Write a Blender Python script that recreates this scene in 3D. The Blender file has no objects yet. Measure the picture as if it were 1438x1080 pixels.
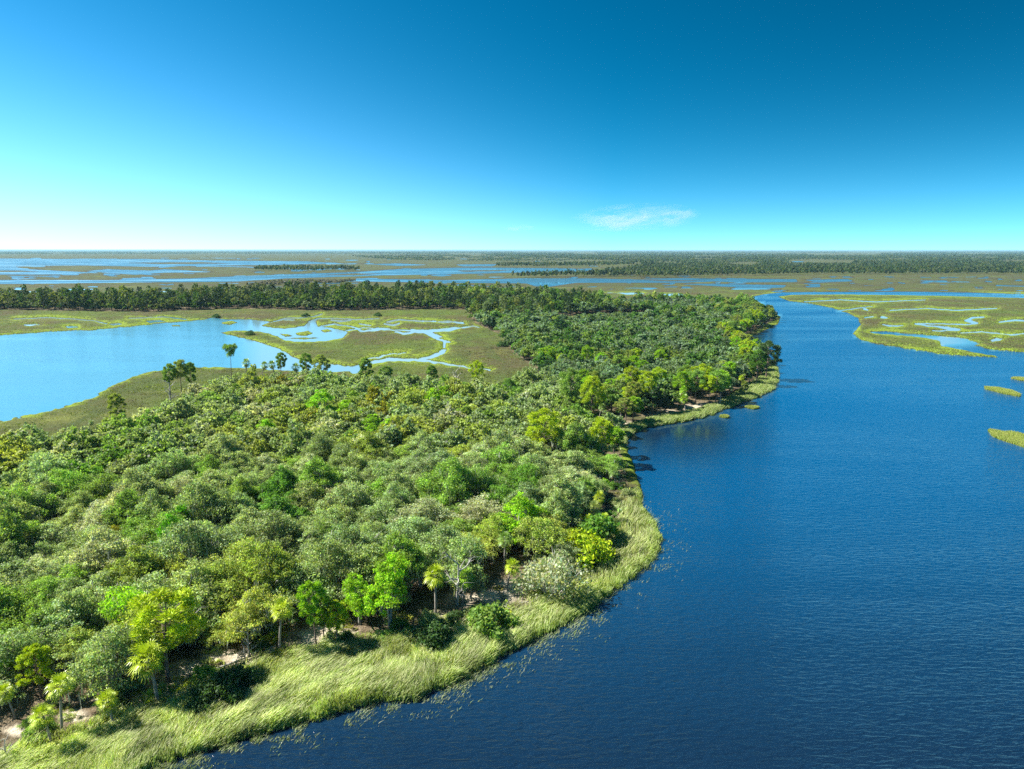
import bpy, math, random
import numpy as np
from mathutils import Vector, Matrix

random.seed(7)
rng = np.random.default_rng(11)
scene = bpy.context.scene
COL = scene.collection
R = math.radians

# ------------------------------------------------------------------ camera
F, CX, CY, H = 997.0, 719.0, 540.0, 60.0
PITCH = R(10.76)
SP, CP = math.sin(PITCH), math.cos(PITCH)
cam = bpy.data.cameras.new('camera')
cam.sensor_width = 36.0
cam.lens = 36.0 * F / 1438.0
cam.clip_start, cam.clip_end = 1.0, 120000.0
co = bpy.data.objects.new('camera', cam)
COL.objects.link(co)
co.location = (0, 0, H)
co.rotation_euler = (math.pi / 2 - PITCH, 0, 0)
scene.camera = co


def U(px, py, h=0.0):
    """photo pixel -> point of the plane z = h"""
    px = np.asarray(px, float); py = np.asarray(py, float); h = np.asarray(h, float)
    x = (px - CX) / F
    v = (CY - py) / F
    dy = CP + v * SP
    dz = -SP + v * CP
    t = (h - H) / dz
    return np.stack([x * t, dy * t, np.broadcast_to(h, np.shape(x * t)).astype(float)], -1)


def P(w):
    w = np.asarray(w, float)
    dz = w[..., 2] - H
    dep = w[..., 1] * CP - dz * SP
    up = w[..., 1] * SP + dz * CP
    return CX + F * w[..., 0] / dep, CY - F * up / dep, dep


def height_of(px, pyb, pyt):
    b = U(px, pyb, 0.5)
    y = b[1]
    v = (CY - pyt) / F
    return H + y * (-SP + v * CP) / (CP + v * SP) - 0.5


# ------------------------------------------------------------------ mesh helpers
def mk_mesh(name, V, Q, mats, midx=None, tint=None, zone=None, smooth=False):
    V = np.ascontiguousarray(V, np.float32); Q = np.ascontiguousarray(Q, np.int32)
    me = bpy.data.meshes.new(name)
    me.vertices.add(len(V)); me.vertices.foreach_set('co', V.ravel())
    me.loops.add(Q.size); me.loops.foreach_set('vertex_index', Q.ravel())
    me.polygons.add(len(Q)); me.polygons.foreach_set('loop_start', np.arange(0, Q.size, Q.shape[1], dtype=np.int32))
    if midx is not None:
        me.polygons.foreach_set('material_index', np.asarray(midx, np.int32))
    for m in mats:
        me.materials.append(m)
    if smooth:
        me.polygons.foreach_set('use_smooth', np.ones(len(Q), bool))
    me.update(calc_edges=True)
    if tint is not None:
        a = me.attributes.new('tint', 'FLOAT_COLOR', 'FACE')
        t = np.ones((len(Q), 4), np.float32); t[:, :3] = tint
        a.data.foreach_set('color', t.ravel())
    if zone is not None:
        a = me.attributes.new('zone', 'FLOAT_COLOR', 'POINT')
        t = np.ones((len(V), 4), np.float32); t[:, :zone.shape[1]] = zone
        a.data.foreach_set('color', t.ravel())
    return me


def link(name, data, parent=None, color=None, loc=None):
    o = bpy.data.objects.new(name, data)
    COL.objects.link(o)
    if parent is not None:
        o.parent = parent
    if color is not None:
        o.color = (*color, 1.0)
    if loc is not None:
        o.location = loc
    return o


def tag(o, label=None, cat=None, group=None, kind=None):
    if label: o['label'] = label
    if cat: o['category'] = cat
    if group: o['group'] = group
    if kind: o['kind'] = kind
    return o


def unit(a):
    return a / np.maximum(np.linalg.norm(a, axis=-1, keepdims=True), 1e-9)


def quads_at(C, N, su, sv, r=rng, T=None, bend=0.0):
    """one quad per point, lying across normal N; su, sv half sizes"""
    n = len(C)
    N = unit(N)
    if T is None:
        T = r.normal(size=(n, 3))
    T = unit(T - (T * N).sum(-1, keepdims=True) * N)
    B = np.cross(N, T)
    su = np.broadcast_to(su, n)[:, None]; sv = np.broadcast_to(sv, n)[:, None]
    a = C - T * su - B * sv * .45
    b = C + T * su * .25 - B * sv + N * su * bend
    c = C + T * su + B * sv * .35
    d = C - T * su * .35 + B * sv - N * su * bend
    return np.stack([a, b, c, d], 1).reshape(-1, 3)


def seq(n):
    return np.arange(n * 4, dtype=np.int32).reshape(-1, 4)


def tube(pts, rad, n=6):
    pts = np.asarray(pts, float); rad = np.asarray(rad, float)
    d = unit(np.gradient(pts, axis=0))
    ref = np.array([0.0, 1.0, 0.02]) if abs(d[0][1]) < .9 else np.array([1.0, 0, 0])
    V = []
    for p, t, r_ in zip(pts, d, rad):
        u = unit(np.cross(t, ref)); w = np.cross(t, u)
        for k in range(n):
            a = 2 * math.pi * k / n
            V.append(p + r_ * (math.cos(a) * u + math.sin(a) * w))
    Q = []
    for i in range(len(pts) - 1):
        for k in range(n):
            Q.append((i * n + k, i * n + (k + 1) % n, (i + 1) * n + (k + 1) % n, (i + 1) * n + k))
    return np.array(V), np.array(Q, np.int32)


def join(parts):
    V, Q, o = [], [], 0
    for v, q in parts:
        V.append(v); Q.append(q + o); o += len(v)
    return np.concatenate(V), np.concatenate(Q)


# ------------------------------------------------------------------ materials
def new_mat(name):
    m = bpy.data.materials.new(name)
    m.use_nodes = True
    nt = m.node_tree
    nt.nodes.clear()
    out = nt.nodes.new('ShaderNodeOutputMaterial')
    return m, nt, out


class NB:
    """small node-graph helper"""
    def __init__(s, nt): s.nt = nt
    def n(s, t, **kw):
        nd = s.nt.nodes.new(t)
        for k, v in kw.items():
            if k.startswith('i_'):
                key = k[2:]
                key = int(key) if key.isdigit() else key
                s.put(nd.inputs[key], v)
            else:
                setattr(nd, k, v)
        return nd
    def put(s, sock, v):
        if isinstance(v, bpy.types.NodeSocket): s.nt.links.new(v, sock)
        else: sock.default_value = v
    def math(s, op, a, b=0.0, c=None, clamp=False):
        nd = s.nt.nodes.new('ShaderNodeMath'); nd.operation = op; nd.use_clamp = clamp
        s.put(nd.inputs[0], a); s.put(nd.inputs[1], b)
        if c is not None: s.put(nd.inputs[2], c)
        return nd.outputs[0]
    def mix(s, f, a, b, blend='MIX'):
        nd = s.nt.nodes.new('ShaderNodeMix'); nd.data_type = 'RGBA'; nd.blend_type = blend
        s.put(nd.inputs[0], f)
        for k, v in ((6, a), (7, b)):
            s.put(nd.inputs[k], v if isinstance(v, bpy.types.NodeSocket) else (*v, 1.0))
        return nd.outputs[2]
    def noise(s, vec, scale, detail=3, rough=.55, dist=0.0):
        nd = s.n('ShaderNodeTexNoise', i_Scale=scale, i_Detail=detail, i_Roughness=rough, i_Distortion=dist)
        s.nt.links.new(vec, nd.inputs['Vector'])
        return nd.outputs['Fac']
    def ramp(s, v, lo, hi):
        nd = s.n('ShaderNodeMapRange', i_1=lo, i_2=hi); nd.clamp = True
        s.put(nd.inputs[0], v)
        return nd.outputs[0]
    def coords(s, scale=(1, 1, 1), rot=(0, 0, 0)):
        g = s.n('ShaderNodeNewGeometry')
        mp = s.n('ShaderNodeMapping')
        mp.inputs['Scale'].default_value = scale; mp.inputs['Rotation'].default_value = rot
        s.nt.links.new(g.outputs['Position'], mp.inputs['Vector'])
        return mp.outputs['Vector']


def leaf_material(name, trans=.3, rough=.5, spec=.35, use_obj=True, base=(1, 1, 1)):
    m, nt, out = new_mat(name); b = NB(nt)
    at = b.n('ShaderNodeAttribute', attribute_name='tint')
    c = at.outputs['Color']
    if use_obj:
        oi = b.n('ShaderNodeObjectInfo')
        c = b.mix(1.0, c, oi.outputs['Color'], 'MULTIPLY')
    c = b.mix(1.0, c, base, 'MULTIPLY')
    pr = b.n('ShaderNodeBsdfPrincipled', i_Roughness=rough)
    pr.inputs['Specular IOR Level'].default_value = spec
    b.put(pr.inputs['Base Color'], c)
    tr = b.n('ShaderNodeBsdfTranslucent')
    tc = b.mix(1.0, c, (1.25, 1.3, .5), 'MULTIPLY')
    b.put(tr.inputs['Color'], tc)
    mx = b.n('ShaderNodeMixShader', i_0=trans)
    nt.links.new(pr.outputs[0], mx.inputs[1]); nt.links.new(tr.outputs[0], mx.inputs[2])
    nt.links.new(mx.outputs[0], out.inputs[0])
    return m


def bark_material(name, c1, c2, scale=3.0):
    m, nt, out = new_mat(name); b = NB(nt)
    tc = b.n('ShaderNodeTexCoord')
    mp = b.n('ShaderNodeMapping'); mp.inputs['Scale'].default_value = (1, 1, .3)
    nt.links.new(tc.outputs['Object'], mp.inputs['Vector'])
    f = b.noise(mp.outputs['Vector'], scale, 5, .65)
    c = b.mix(b.ramp(f, .35, .65), c1, c2)
    pr = b.n('ShaderNodeBsdfPrincipled', i_Roughness=.9)
    b.put(pr.inputs['Base Color'], c)
    bp = b.n('ShaderNodeBump', i_Strength=.6, i_Distance=.05)
    nt.links.new(f, bp.inputs['Height']); nt.links.new(bp.outputs[0], pr.inputs['Normal'])
    nt.links.new(pr.outputs[0], out.inputs[0])
    return m


HAZE = 3.2e-5
M_LEAF = leaf_material('leaf', .42, .55, .15)
M_NEEDLE = leaf_material('needle', .3, .55, .2)
M_FROND = leaf_material('frond', .25, .4, .5)
M_MOSS = leaf_material('moss', .2, .9, .1, True)
M_GRASS = leaf_material('marsh_grass', .35, .6, .3, False)
M_OAKBARK = bark_material('oak_bark', (.13, .12, .10), (.44, .42, .38))
M_PINEBARK = bark_material('pine_bark', (.09, .06, .045), (.25, .18, .14))
M_PALMBARK = bark_material('palm_bark', (.13, .115, .095), (.34, .31, .27), 5)
M_DEADWOOD = bark_material('dead_wood', (.28, .26, .23), (.52, .49, .45))

# ------------------------------------------------------------------ pixel-space outlines (traced, then laid out on the ground)
RIVER = [(120, 1140), (213, 1078), (293, 1051), (389, 1024), (456, 1007), (531, 984), (584, 984), (611, 969), (656, 951), (711, 917), (785, 883), (837, 850), (881, 817),
         (920, 787), (930, 757), (918, 728), (902, 709), (901, 691), (892, 657), (878, 624), (881, 615), (896, 606), (922, 596), (970, 590), (996, 584), (1022, 573), (1066, 557),
         (1088, 547), (1095, 525), (1090, 514), (1066, 494), (1044, 482), (1046, 476), (1066, 468), (1093, 455), (1096, 445), (1080, 433), (1066, 424), (1056, 417), (1075, 413.2),
         (1099, 410.6), (1190, 410), (1283, 409.8), (1360, 411), (1438, 413.4), (1700, 416), (1700, 421), (1438, 418.5), (1323, 415.4), (1191, 413.3), (1112, 413.8), (1092, 416.5),
         (1107, 422.8), (1139, 426.7), (1170, 433), (1191, 440), (1204.6, 446.4), (1208.5, 455.6), (1203, 462), (1198, 468.8), (1207, 476.6), (1231, 483), (1260, 487), (1291, 492),
         (1323, 497.7), (1349, 499), (1375, 501.6), (1402, 502.4), (1399, 500), (1370, 495), (1344, 490), (1323, 486), (1320, 479), (1296, 474), (1270, 471), (1244, 469.3), (1228, 468),
         (1221.7, 466), (1241, 465.2), (1260, 467), (1296, 470), (1323, 472.7), (1352, 475), (1367, 479), (1375, 483), (1367, 485), (1388, 490), (1415, 493), (1438, 494), (1700, 510), (3500, 640), (3500, 1600), (120, 1600)]
BAY = [(-500, 650), (0, 592), (50, 582), (100, 569), (133, 557), (160, 540), (187, 528.6), (213, 522), (240, 518.6), (277, 516), (334, 516), (380, 519), (407, 521), (450, 524), (497, 521),
       (505, 517), (470, 512), (430, 507), (412, 502), (402, 495), (384, 487), (360, 480), (334, 473.5), (309, 467), (322, 464.6), (345, 464), (366, 465.5), (380, 469), (392, 473), (402, 478.5), (430, 480),
       (457, 479), (480, 475), (488, 466), (467, 461), (446, 458.5), (443, 452), (433, 451), (432, 455), (420, 459), (400, 462), (380, 460), (367, 458), (378, 452), (350, 449), (316, 449),
       (301, 446), (284, 449.5), (267, 451), (233, 453.5), (200, 457), (160, 461), (133, 463.5), (67, 466), (0, 471), (-500, 500)]
WATERS = [RIVER, BAY,
    [(-400, 362), (0, 363), (60, 363.6), (200, 363.6), (300, 366), (430, 367), (475, 370), (380, 372), (300, 373), (210, 374.6), (120, 372.8), (60, 373), (20, 374.5), (40, 378), (75, 380), (130, 383), (90, 385.5), (-400, 386)],
    [(120, 381), (150, 378), (210, 380), (230, 378), (300, 382), (230, 383), (190, 386), (150, 383)],
    [(-400, 395), (20, 393), (150, 393.6), (270, 391), (330, 388), (400, 385.5), (500, 382), (560, 378), (640, 376), (700, 376), (800, 377), (832, 379), (800, 381.5), (700, 383.5), (600, 385.6), (540, 386.6), (480, 388.6), (400, 391), (330, 395.5), (200, 396.6), (20, 398.6), (-400, 401)],
    [(500, 391), (620, 393.6), (740, 391), (840, 391), (880, 392.5), (960, 393), (1010, 395), (960, 397), (880, 397), (810, 397), (772, 402.5), (752, 402), (740, 398), (620, 397), (500, 395)],
    [(900, 391), (960, 390.6), (1010, 391.4), (1118, 392.2), (1120, 396), (1040, 396.6), (960, 394)],
    [(955, 399), (1000, 398.4), (1060, 399.6), (1104, 400.6), (1100, 404), (1040, 403.6)],
    [(1130, 393), (1190, 392), (1198, 395), (1150, 397)], [(1130, 401.6), (1150, 401), (1152, 403), (1134, 403.6)],
    [(520, 371), (560, 370), (600, 372), (560, 373.6)], [(640, 371.6), (700, 371), (690, 374), (650, 374)],
    [(800, 378), (830, 377), (836, 380), (806, 382)],
    [(30, 456), (50, 455.3), (60, 456.6), (42, 457.6)], [(92, 459), (108, 458.6), (110, 460), (96, 460.6)], [(152, 456), (166, 453.6), (172, 455), (160, 457)], [(205, 450.6), (224, 449.6), (232, 451.6), (212, 453.4)],
    [(577, 462), (600, 463.6), (640, 459), (648, 460.6), (636, 464.6), (606, 466.6), (622, 473), (612, 476), (596, 468), (578, 467)],
    [(612, 451.4), (632, 450.6), (650, 452.4), (652, 455), (634, 453), (622, 453.6)],
    [(1388, 513), (1400, 514), (1400, 516), (1390, 516)][:0] or [(1390, 477.5), (1400, 474.5), (1410, 475.6), (1404, 478.4), (1392, 479.6)],
    [(870, 411.6), (900, 411), (905, 413), (880, 413.6)], [(930, 413), (955, 412.4), (960, 415), (940, 415.6)],
]
ISLES = [
    [(310, 452.6), (326, 450.6), (334, 453), (324, 456.4), (312, 454.6)],
    [(367, 457.4), (384, 451.6), (420, 449.4), (433, 452), (428, 458), (404, 461.4), (384, 460)],
    [(414, 467.6), (432, 464), (440, 468), (432, 472), (418, 471)], [(448, 464), (460, 462.4), (468, 465.6), (456, 467.4)], [(391, 468.6), (404, 469), (413, 472), (400, 473)],
    [(395, 475.4), (430, 474), (452, 474.6), (430, 476.6)],
    [(240, 456.6), (252, 456), (254, 458), (242, 458.6)],
    [(20, 374), (60, 375), (160, 373.6), (170, 376), (60, 378)], [(170, 369), (280, 368), (330, 370), (230, 371)],
    [(-60, 379.6), (30, 380), (60, 382), (-60, 382)], [(440, 386.6), (500, 384), (540, 384), (500, 386.6)], [(640, 380), (720, 379), (700, 381), (650, 381.6)],
    [(900, 393.2), (960, 393.6), (1000, 394.4), (940, 395.2)],
]
CREEKS = [  # (x, y, half width in px)
    [(380, 453, .8), (400, 447.5, .8), (440, 445, .7), (452, 441, .6)], [(452, 458, 1), (470, 455, 1.1), (500, 460, .9), (508, 465, 1.2), (530, 463, 1.6)], [(466, 449.5, 1.2), (478, 451, 1.6), (492, 450, 1)],
    [(545, 452, 1.4), (560, 449, 1), (590, 451, 1.2), (612, 451.4, 1.2)], [(556, 466, 1.3), (566, 468.5, 1.8), (578, 467, 1.6)], [(650, 460, 1.6), (664, 458, 1), (672, 460, .8)],
    [(640, 513, 1), (660, 517, .9), (690, 520, .6)], [(530, 502, .8), (548, 497, .8), (570, 496, .6)], [(430, 455, 1.5), (421, 450, .8), (400, 449, .6)],
    [(1130, 424, .5), (1180, 421, .6), (1230, 424, .6), (1300, 421, .5)], [(1250, 436, .7), (1300, 433, .6), (1345, 436, .8), (1400, 433, .6)], [(1405, 452, 1.2), (1425, 449.6, 1.4), (1445, 451, 1)],
    [(1180, 436, .8), (1196, 434, .6), (1225, 430, .5)], [(1350, 468, .9), (1380, 466, .9), (1420, 470, 1), (1445, 468, .8)], [(1240, 456, .9), (1252, 458, 1.2), (1268, 457, .8)],
    [(20, 448, .6), (70, 446, .7), (130, 450, .6), (150, 455, .8)], [(180, 447, .5), (230, 445, .6), (262, 448.5, .8)],
    [(497, 521, 4), (505, 514, 3), (543, 504.5, 2.4), (587, 505.5, 2.4), (607, 500.5, 2.6), (618, 496, 2), (624, 492, 1.6)],
    [(587, 505.5, 2), (612, 509, 1.8), (640, 513, 1)], [(516, 504, 1.2), (530, 502, 1.6), (540, 499, 1)],
    [(626, 479, 1.6), (630, 481, 1.4)], [(616, 476, 1.4), (626, 479, 1.0), (622, 488, .8)],
    [(521, 530, 1.6), (538, 533, 2.2), (545, 537, 1)],
    [(1381, 445, 1.3), (1365, 446.5, 1.5), (1358, 450, 2.2), (1371, 453.6, 1.8), (1362, 455.6, .9), (1300, 454.4, .8), (1287, 455, 1.6), (1298, 456.6, 1)],
    [(1298, 456.6, 1), (1318, 459, 1.4), (1334, 461, 2.2), (1346, 463, 1.6), (1322, 464.6, 1), (1310, 464, .6)],
    [(1215, 446, 1.2), (1226, 444.6, .7)], [(1239, 445.6, 2), (1244, 446.4, 1.4)], [(1214, 434, 1.6), (1218, 435, 1)],
    [(438, 452, 2), (446, 447.6, .9), (470, 446.6, .7), (500, 449, .7), (532, 447.4, .6)], [(488, 464, 1), (510, 460, .8), (540, 463, .9), (576, 464, 1)],
    [(530, 462, 2), (545, 462, 1.4)], [(505, 455, 1), (520, 457, 1)], [(540, 455, 1.2), (552, 457, 1.6), (560, 454, .8)],
    [(110, 371, .5), (250, 369, .6), (420, 371, .6)], [(250, 372.6, .7), (330, 374.6, .6), (420, 377, .5)],
    [(1400, 401, .9), (1438, 402, .6)], [(1384, 395, .6), (1392, 396, .8)], [(1262, 397, .6), (1270, 398, .6)],
    [(1170, 369.3, .2), (1171, 369.3, .2)],
]
N_WOOD = [(-260, 1116, 0), (0, 1082, 0), (75, 1054, 0), (150, 1028, 0), (215, 992, 0), (290, 969, 0), (340, 949, 0), (400, 926, 0), (470, 908, 0), (560, 908, 0), (640, 894, 0), (720, 868, 0), (790, 825, 0), (838, 778, 0), (868, 733, 0), (884, 700, 0), (876, 655, 0), (868, 630, 0), (872, 606, 0), (838, 585, 0), (790, 560, 0), (745, 528, 3), (700, 533, 6), (640, 540, 6), (560, 532, 6), (480, 531, 6), (420, 529, 6), (380, 527, 6), (330, 527, 6), (290, 545, 5), (262, 560, 4), (225, 585, 4), (150, 603, 4), (100, 613, 4), (40, 620, 4), (0, 624, 4), (-260, 660, 4)]
M_WOOD = [(872, 603, 0), (920, 588, 0), (975, 579, 0), (1012, 566, 0), (1040, 548, 0), (1062, 535, 0), (1078, 520, 0), (1062, 500, 0), (1040, 486, 0), (1036, 476, 0), (1060, 464, 0), (1084, 452, 0), (1087, 445, 0), (1078, 432, 8),
          (1056, 421, 10), (1020, 414, 12), (960, 413, 12), (880, 414, 12), (800, 409, 12), (720, 405, 12), (660, 404, 12), (655, 436, 0), (668, 455, 0), (704, 472, 0), (716, 492, 0), (750, 519, 0), (790, 560, 0), (838, 585, 0)]
B_WOOD = [(660, 404, 12), (500, 402, 12), (400, 404, 12), (330, 406, 12), (200, 409, 12), (0, 411, 12), (-300, 412, 12), (-300, 437, 0), (0, 436, 0), (200, 439, 0), (330, 434, 0), (440, 437, 0), (560, 436, 0), (660, 435, 0)]
CLEARING = [(772, 457, 0), (850, 454.5, 0), (925, 452, 0), (926, 441, 0), (850, 440.6, 0), (772, 446, 0)]
FAR_WOODS = {
    'east': [(827, 388), (933, 390), (1022, 388), (1155, 386), (1438, 386), (1900, 390), (1900, 353.6), (500, 353.6), (500, 356.6), (640, 357.6), (700, 360), (800, 364), (905, 371), (880, 380), (840, 385)],
    'isle': [(355, 380.4), (420, 381.6), (505, 380.6), (500, 378.4), (420, 377.6), (360, 378)],
    'strip': [(692, 375), (780, 375.4), (890, 373), (890, 370.4), (780, 371.6), (700, 373)],
    'spit': [(718, 391), (790, 389.6), (860, 389), (910, 388), (905, 386), (820, 387), (740, 388.6)],
    'west': [(-400, 358), (120, 357), (300, 357), (500, 356.6), (500, 353.6), (-400, 353.6)],
    'mid': [(480, 360), (560, 366), (640, 367), (760, 368), (820, 366), (860, 362), (700, 358), (600, 357.6)],
    'pts': [(380, 397), (430, 396), (500, 395.6), (480, 398.6), (400, 400.6), (340, 402)],
}
FAR_CLEAR = [(1105, 373), (1195, 373.4), (1200, 367), (1150, 365), (1110, 366)]

YS = 2.0


def sd_poly(px, py, poly):
    """signed distance (px, y stretched) - negative inside"""
    X = px; Y = py * YS
    pts = np.array(poly, float)[:, :2] * [1, YS]
    d2 = np.full(X.shape, 1e18); ins = np.zeros(X.shape, bool)
    n = len(pts)
    for i in range(n):
        ax, ay = pts[i]; bx, by = pts[(i + 1) % n]
        ex, ey = bx - ax, by - ay
        L = ex * ex + ey * ey + 1e-12
        wx, wy = X - ax, Y - ay
        t = np.clip((wx * ex + wy * ey) / L, 0, 1)
        d2 = np.minimum(d2, (wx - ex * t) ** 2 + (wy - ey * t) ** 2)
        if ay != by:
            c = ((ay > Y) != (by > Y)) & (X < (bx - ax) * (Y - ay) / (by - ay) + ax)
            ins ^= c
    d = np.sqrt(d2)
    return np.where(ins, -d, d)


def sd_line(px, py, line):
    X = px; Y = py * YS
    best = np.full(X.shape, 1e9)
    for (ax, ay, aw), (bx, by, bw) in zip(line[:-1], line[1:]):
        ay *= YS; by *= YS
        ex, ey = bx - ax, by - ay
        L = ex * ex + ey * ey + 1e-12
        t = np.clip(((X - ax) * ex + (Y - ay) * ey) / L, 0, 1)
        d = np.hypot(X - ax - ex * t, Y - ay - ey * t) - (aw + (bw - aw) * t) * YS * .8
        best = np.minimum(best, d)
    return best


def vnoise(x, y, seed=0):
    """smooth value noise, numpy"""
    xi = np.floor(x).astype(np.int64); yi = np.floor(y).astype(np.int64)
    fx = x - xi; fy = y - yi
    fx = fx * fx * (3 - 2 * fx); fy = fy * fy * (3 - 2 * fy)
    def h(a, b):
        v = (a * 374761393 + b * 668265263 + seed * 974634777) & 0xFFFFFFFF
        v = ((v ^ (v >> 13)) * 1274126177) & 0xFFFFFFFF
        return ((v ^ (v >> 16)) & 0xFFFF) / 65535.0
    a = h(xi, yi) * (1 - fx) + h(xi + 1, yi) * fx
    c = h(xi, yi + 1) * (1 - fx) + h(xi + 1, yi + 1) * fx
    return a * (1 - fy) + c * fy


def land_sd(px, py):
    """>0 on land"""
    px = np.asarray(px, float); py = np.asarray(py, float)
    jx = px + (vnoise(px / 9, py / 4, 1) - .5) * 4 * np.clip((py - 400) / 100, .1, 1.6)
    jy = py + (vnoise(px / 7, py / 3, 2) - .5) * 2.0 * np.clip((py - 400) / 100, .15, 2.2)
    S = np.full(px.shape, 1e9)
    for w in WATERS:
        S = np.minimum(S, sd_poly(jx, jy, w))
    for c in CREEKS:
        S = np.minimum(S, sd_line(jx, jy, c))
    # small pools in the far marsh
    band = (py > 362) & (py < 412)
    n1 = vnoise(px / 26 + 3, py / 1.7, 5) + .35 * vnoise(px / 9, py / .9, 6)
    thr = np.where(px < 520, .98, np.where(py > 386, 1.02, 1.16))
    thr = np.where((px > 1130) & (py < 388), 2.0, thr)
    S = np.where(band, np.minimum(S, (thr - n1) * 16), S)
    for i in ISLES:
        S = np.maximum(S, -sd_poly(jx, jy, i))
    return S


def inside(wx, wy, poly3):
    pts = np.array([U(p[0], p[1], p[2] if len(p) > 2 else 0)[:2] for p in poly3])
    ins = np.zeros(np.shape(wx), bool)
    n = len(pts)
    for i in range(n):
        ax, ay = pts[i]; bx, by = pts[(i + 1) % n]
        if ay != by:
            ins ^= ((ay > wy) != (by > wy)) & (wx < (bx - ax) * (wy - ay) / (by - ay) + ax)
    return ins


def edge_dist(wx, wy, poly3, upto=None):
    pts = np.array([U(p[0], p[1], p[2] if len(p) > 2 else 0)[:2] for p in poly3])
    if upto: pts = pts[upto[0]:upto[1]]; rngi = range(len(pts) - 1)
    else: rngi = range(len(pts))
    d = np.full(np.shape(wx), 1e9)
    for i in rngi:
        a = pts[i]; b_ = pts[(i + 1) % len(pts)]; e = b_ - a
        t = np.clip(((wx - a[0]) * e[0] + (wy - a[1]) * e[1]) / (e @ e + 1e-9), 0, 1)
        d = np.minimum(d, np.hypot(wx - a[0] - e[0] * t, wy - a[1] - e[1] * t))
    return d


# ------------------------------------------------------------------ ground
rows = np.concatenate([np.arange(352.6, 356, .34), np.arange(356, 420, .42), np.arange(420, 520, .75), np.arange(520, 700, 1.5), np.arange(700, 1110, 2.2), np.arange(1110, 1700, 30)])
cols = np.concatenate([np.arange(-1500, -40, 40), np.arange(-40, 1480, 2.0), np.arange(1480, 3000, 40)])
GX, GY = np.meshgrid(cols, rows)
G = U(GX, GY, 0.0)
S = land_sd(GX, GY)
depth = np.hypot(G[..., 1], H)
Sm = S * depth / F
Z = np.where(S > 0, .75 * np.tanh(S / 4.0), 1.8 * np.tanh(S / 5.0))
near = np.clip(1.6 - G[..., 1] / 700, 0, 1)
Z += np.where(S > 0, np.minimum(S / 6, 1) * near * .35 * (vnoise(G[..., 0] / 5, G[..., 1] / 5, 8) + .6 * vnoise(G[..., 0] / 1.7, G[..., 1] / 1.7, 9) - .8), 0)
G[..., 2] = Z
rim = np.exp(-np.maximum(Sm, 0) / (3.5 + depth / 700.0)) * (S > -6) * np.where(GY < 410, .4, 1)
gx, gy = G[..., 0], G[..., 1]
wood = (inside(gx, gy, N_WOOD) | inside(gx, gy, M_WOOD) | inside(gx, gy, B_WOOD)) & ~inside(gx, gy, CLEARING)
SANDS = [(236, 966, 34, 18), (200, 985, 22, 14), (470, 893, 26, 18), (430, 905, 20, 12), (690, 846, 46, 14), (720, 835, 30, 12), (620, 880, 24, 12), (335, 930, 26, 9), (300, 925, 22, 9), (560, 880, 20, 10), (985, 575, 24, 5), (930, 583, 20, 5), (880, 600, 10, 4), (262, 945, 22, 10), (105, 1012, 16, 7), (150, 985, 20, 7), (22, 1032, 14, 7)]
sand = np.zeros_like(gx)
for sx, sy, a, c in SANDS:
    sand = np.maximum(sand, np.clip(1.6 - np.hypot((GX - sx) / a, (GY - sy) / c), 0, 1))
dry = np.clip((416 - GY) / 14, 0, 1)
zone = np.stack([rim, wood.astype(float), sand, dry], -1).reshape(-1, 4)
nr, nc = GX.shape
idx = np.arange(nr * nc).reshape(nr, nc)
Q = np.stack([idx[1:, :-1], idx[1:, 1:], idx[:-1, 1:], idx[:-1, :-1]], -1).reshape(-1, 4)

m, nt, out = new_mat('ground'); b = NB(nt)
at = b.n('ShaderNodeAttribute', attribute_name='zone')
sep = b.n('ShaderNodeSeparateColor'); nt.links.new(at.outputs['Color'], sep.inputs[0])
rimv, woodv, sandv = sep.outputs[0], sep.outputs[1], sep.outputs[2]
pos = b.coords()
nA = b.noise(pos, .014, 5, .62, .6)
nB = b.noise(pos, .09, 4, .6)
nC = b.noise(pos, .8, 4, .7)
nD = b.noise(b.coords((1, .35, 1)), .03, 5, .68, 1.4)
c = b.mix(b.ramp(nA, .42, .58), (.086, .074, .032), (.090, .132, .022))
nF = b.noise(b.coords((.55, 1, 1), (0, 0, .4)), .011, 6, .7, 1.6)
c = b.mix(b.ramp(nF, .52, .66), c, (.150, .165, .036))
c = b.mix(b.math('MULTIPLY', at.outputs['Alpha'], b.ramp(nF, .7, .4)), c, (.066, .062, .032))
c = b.mix(b.ramp(nD, .5, .64), c, (.064, .092, .022))
c = b.mix(b.math('MULTIPLY', b.ramp(nB, .45, .7), .55), c, (.060, .062, .026))
nE = b.noise(b.coords((1, .5, 1)), .22, 4, .7, 1.2)
rr = b.math('MULTIPLY', rimv, b.math('MULTIPLY_ADD', b.ramp(nE, .34, .62), .8, b.math('MULTIPLY', b.ramp(nA, .4, .6), .5)), clamp=True)
c = b.mix(b.ramp(rr, .28, .55), c, (.190, .260, .024))
geo = b.n('ShaderNodeNewGeometry'); sz_ = b.n('ShaderNodeSeparateXYZ'); nt.links.new(geo.outputs['Position'], sz_.inputs[0])
c = b.mix(b.math('MULTIPLY', b.ramp(sz_.outputs[2], .30, .08), b.ramp(nE, .3, .5)), c, (.045, .038, .024))
c = b.mix(b.math('MULTIPLY', b.ramp(nC, .42, .7), .5), c, (.045, .05, .018))
lit = b.mix(b.ramp(nC, .4, .62), (.085, .062, .038), (.23, .18, .115))
lit = b.mix(b.ramp(nB, .45, .65), lit, (.07, .075, .03))
c = b.mix(woodv, c, lit)
sd_ = b.math('MULTIPLY', sandv, b.ramp(b.noise(pos, .45, 5, .65), .36, .58), clamp=True)
c = b.mix(sd_, c, (.58, .50, .38))
pr = b.n('ShaderNodeBsdfPrincipled', i_Roughness=.95)
pr.inputs['Specular IOR Level'].default_value = .1
b.put(pr.inputs['Base Color'], c)
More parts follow.
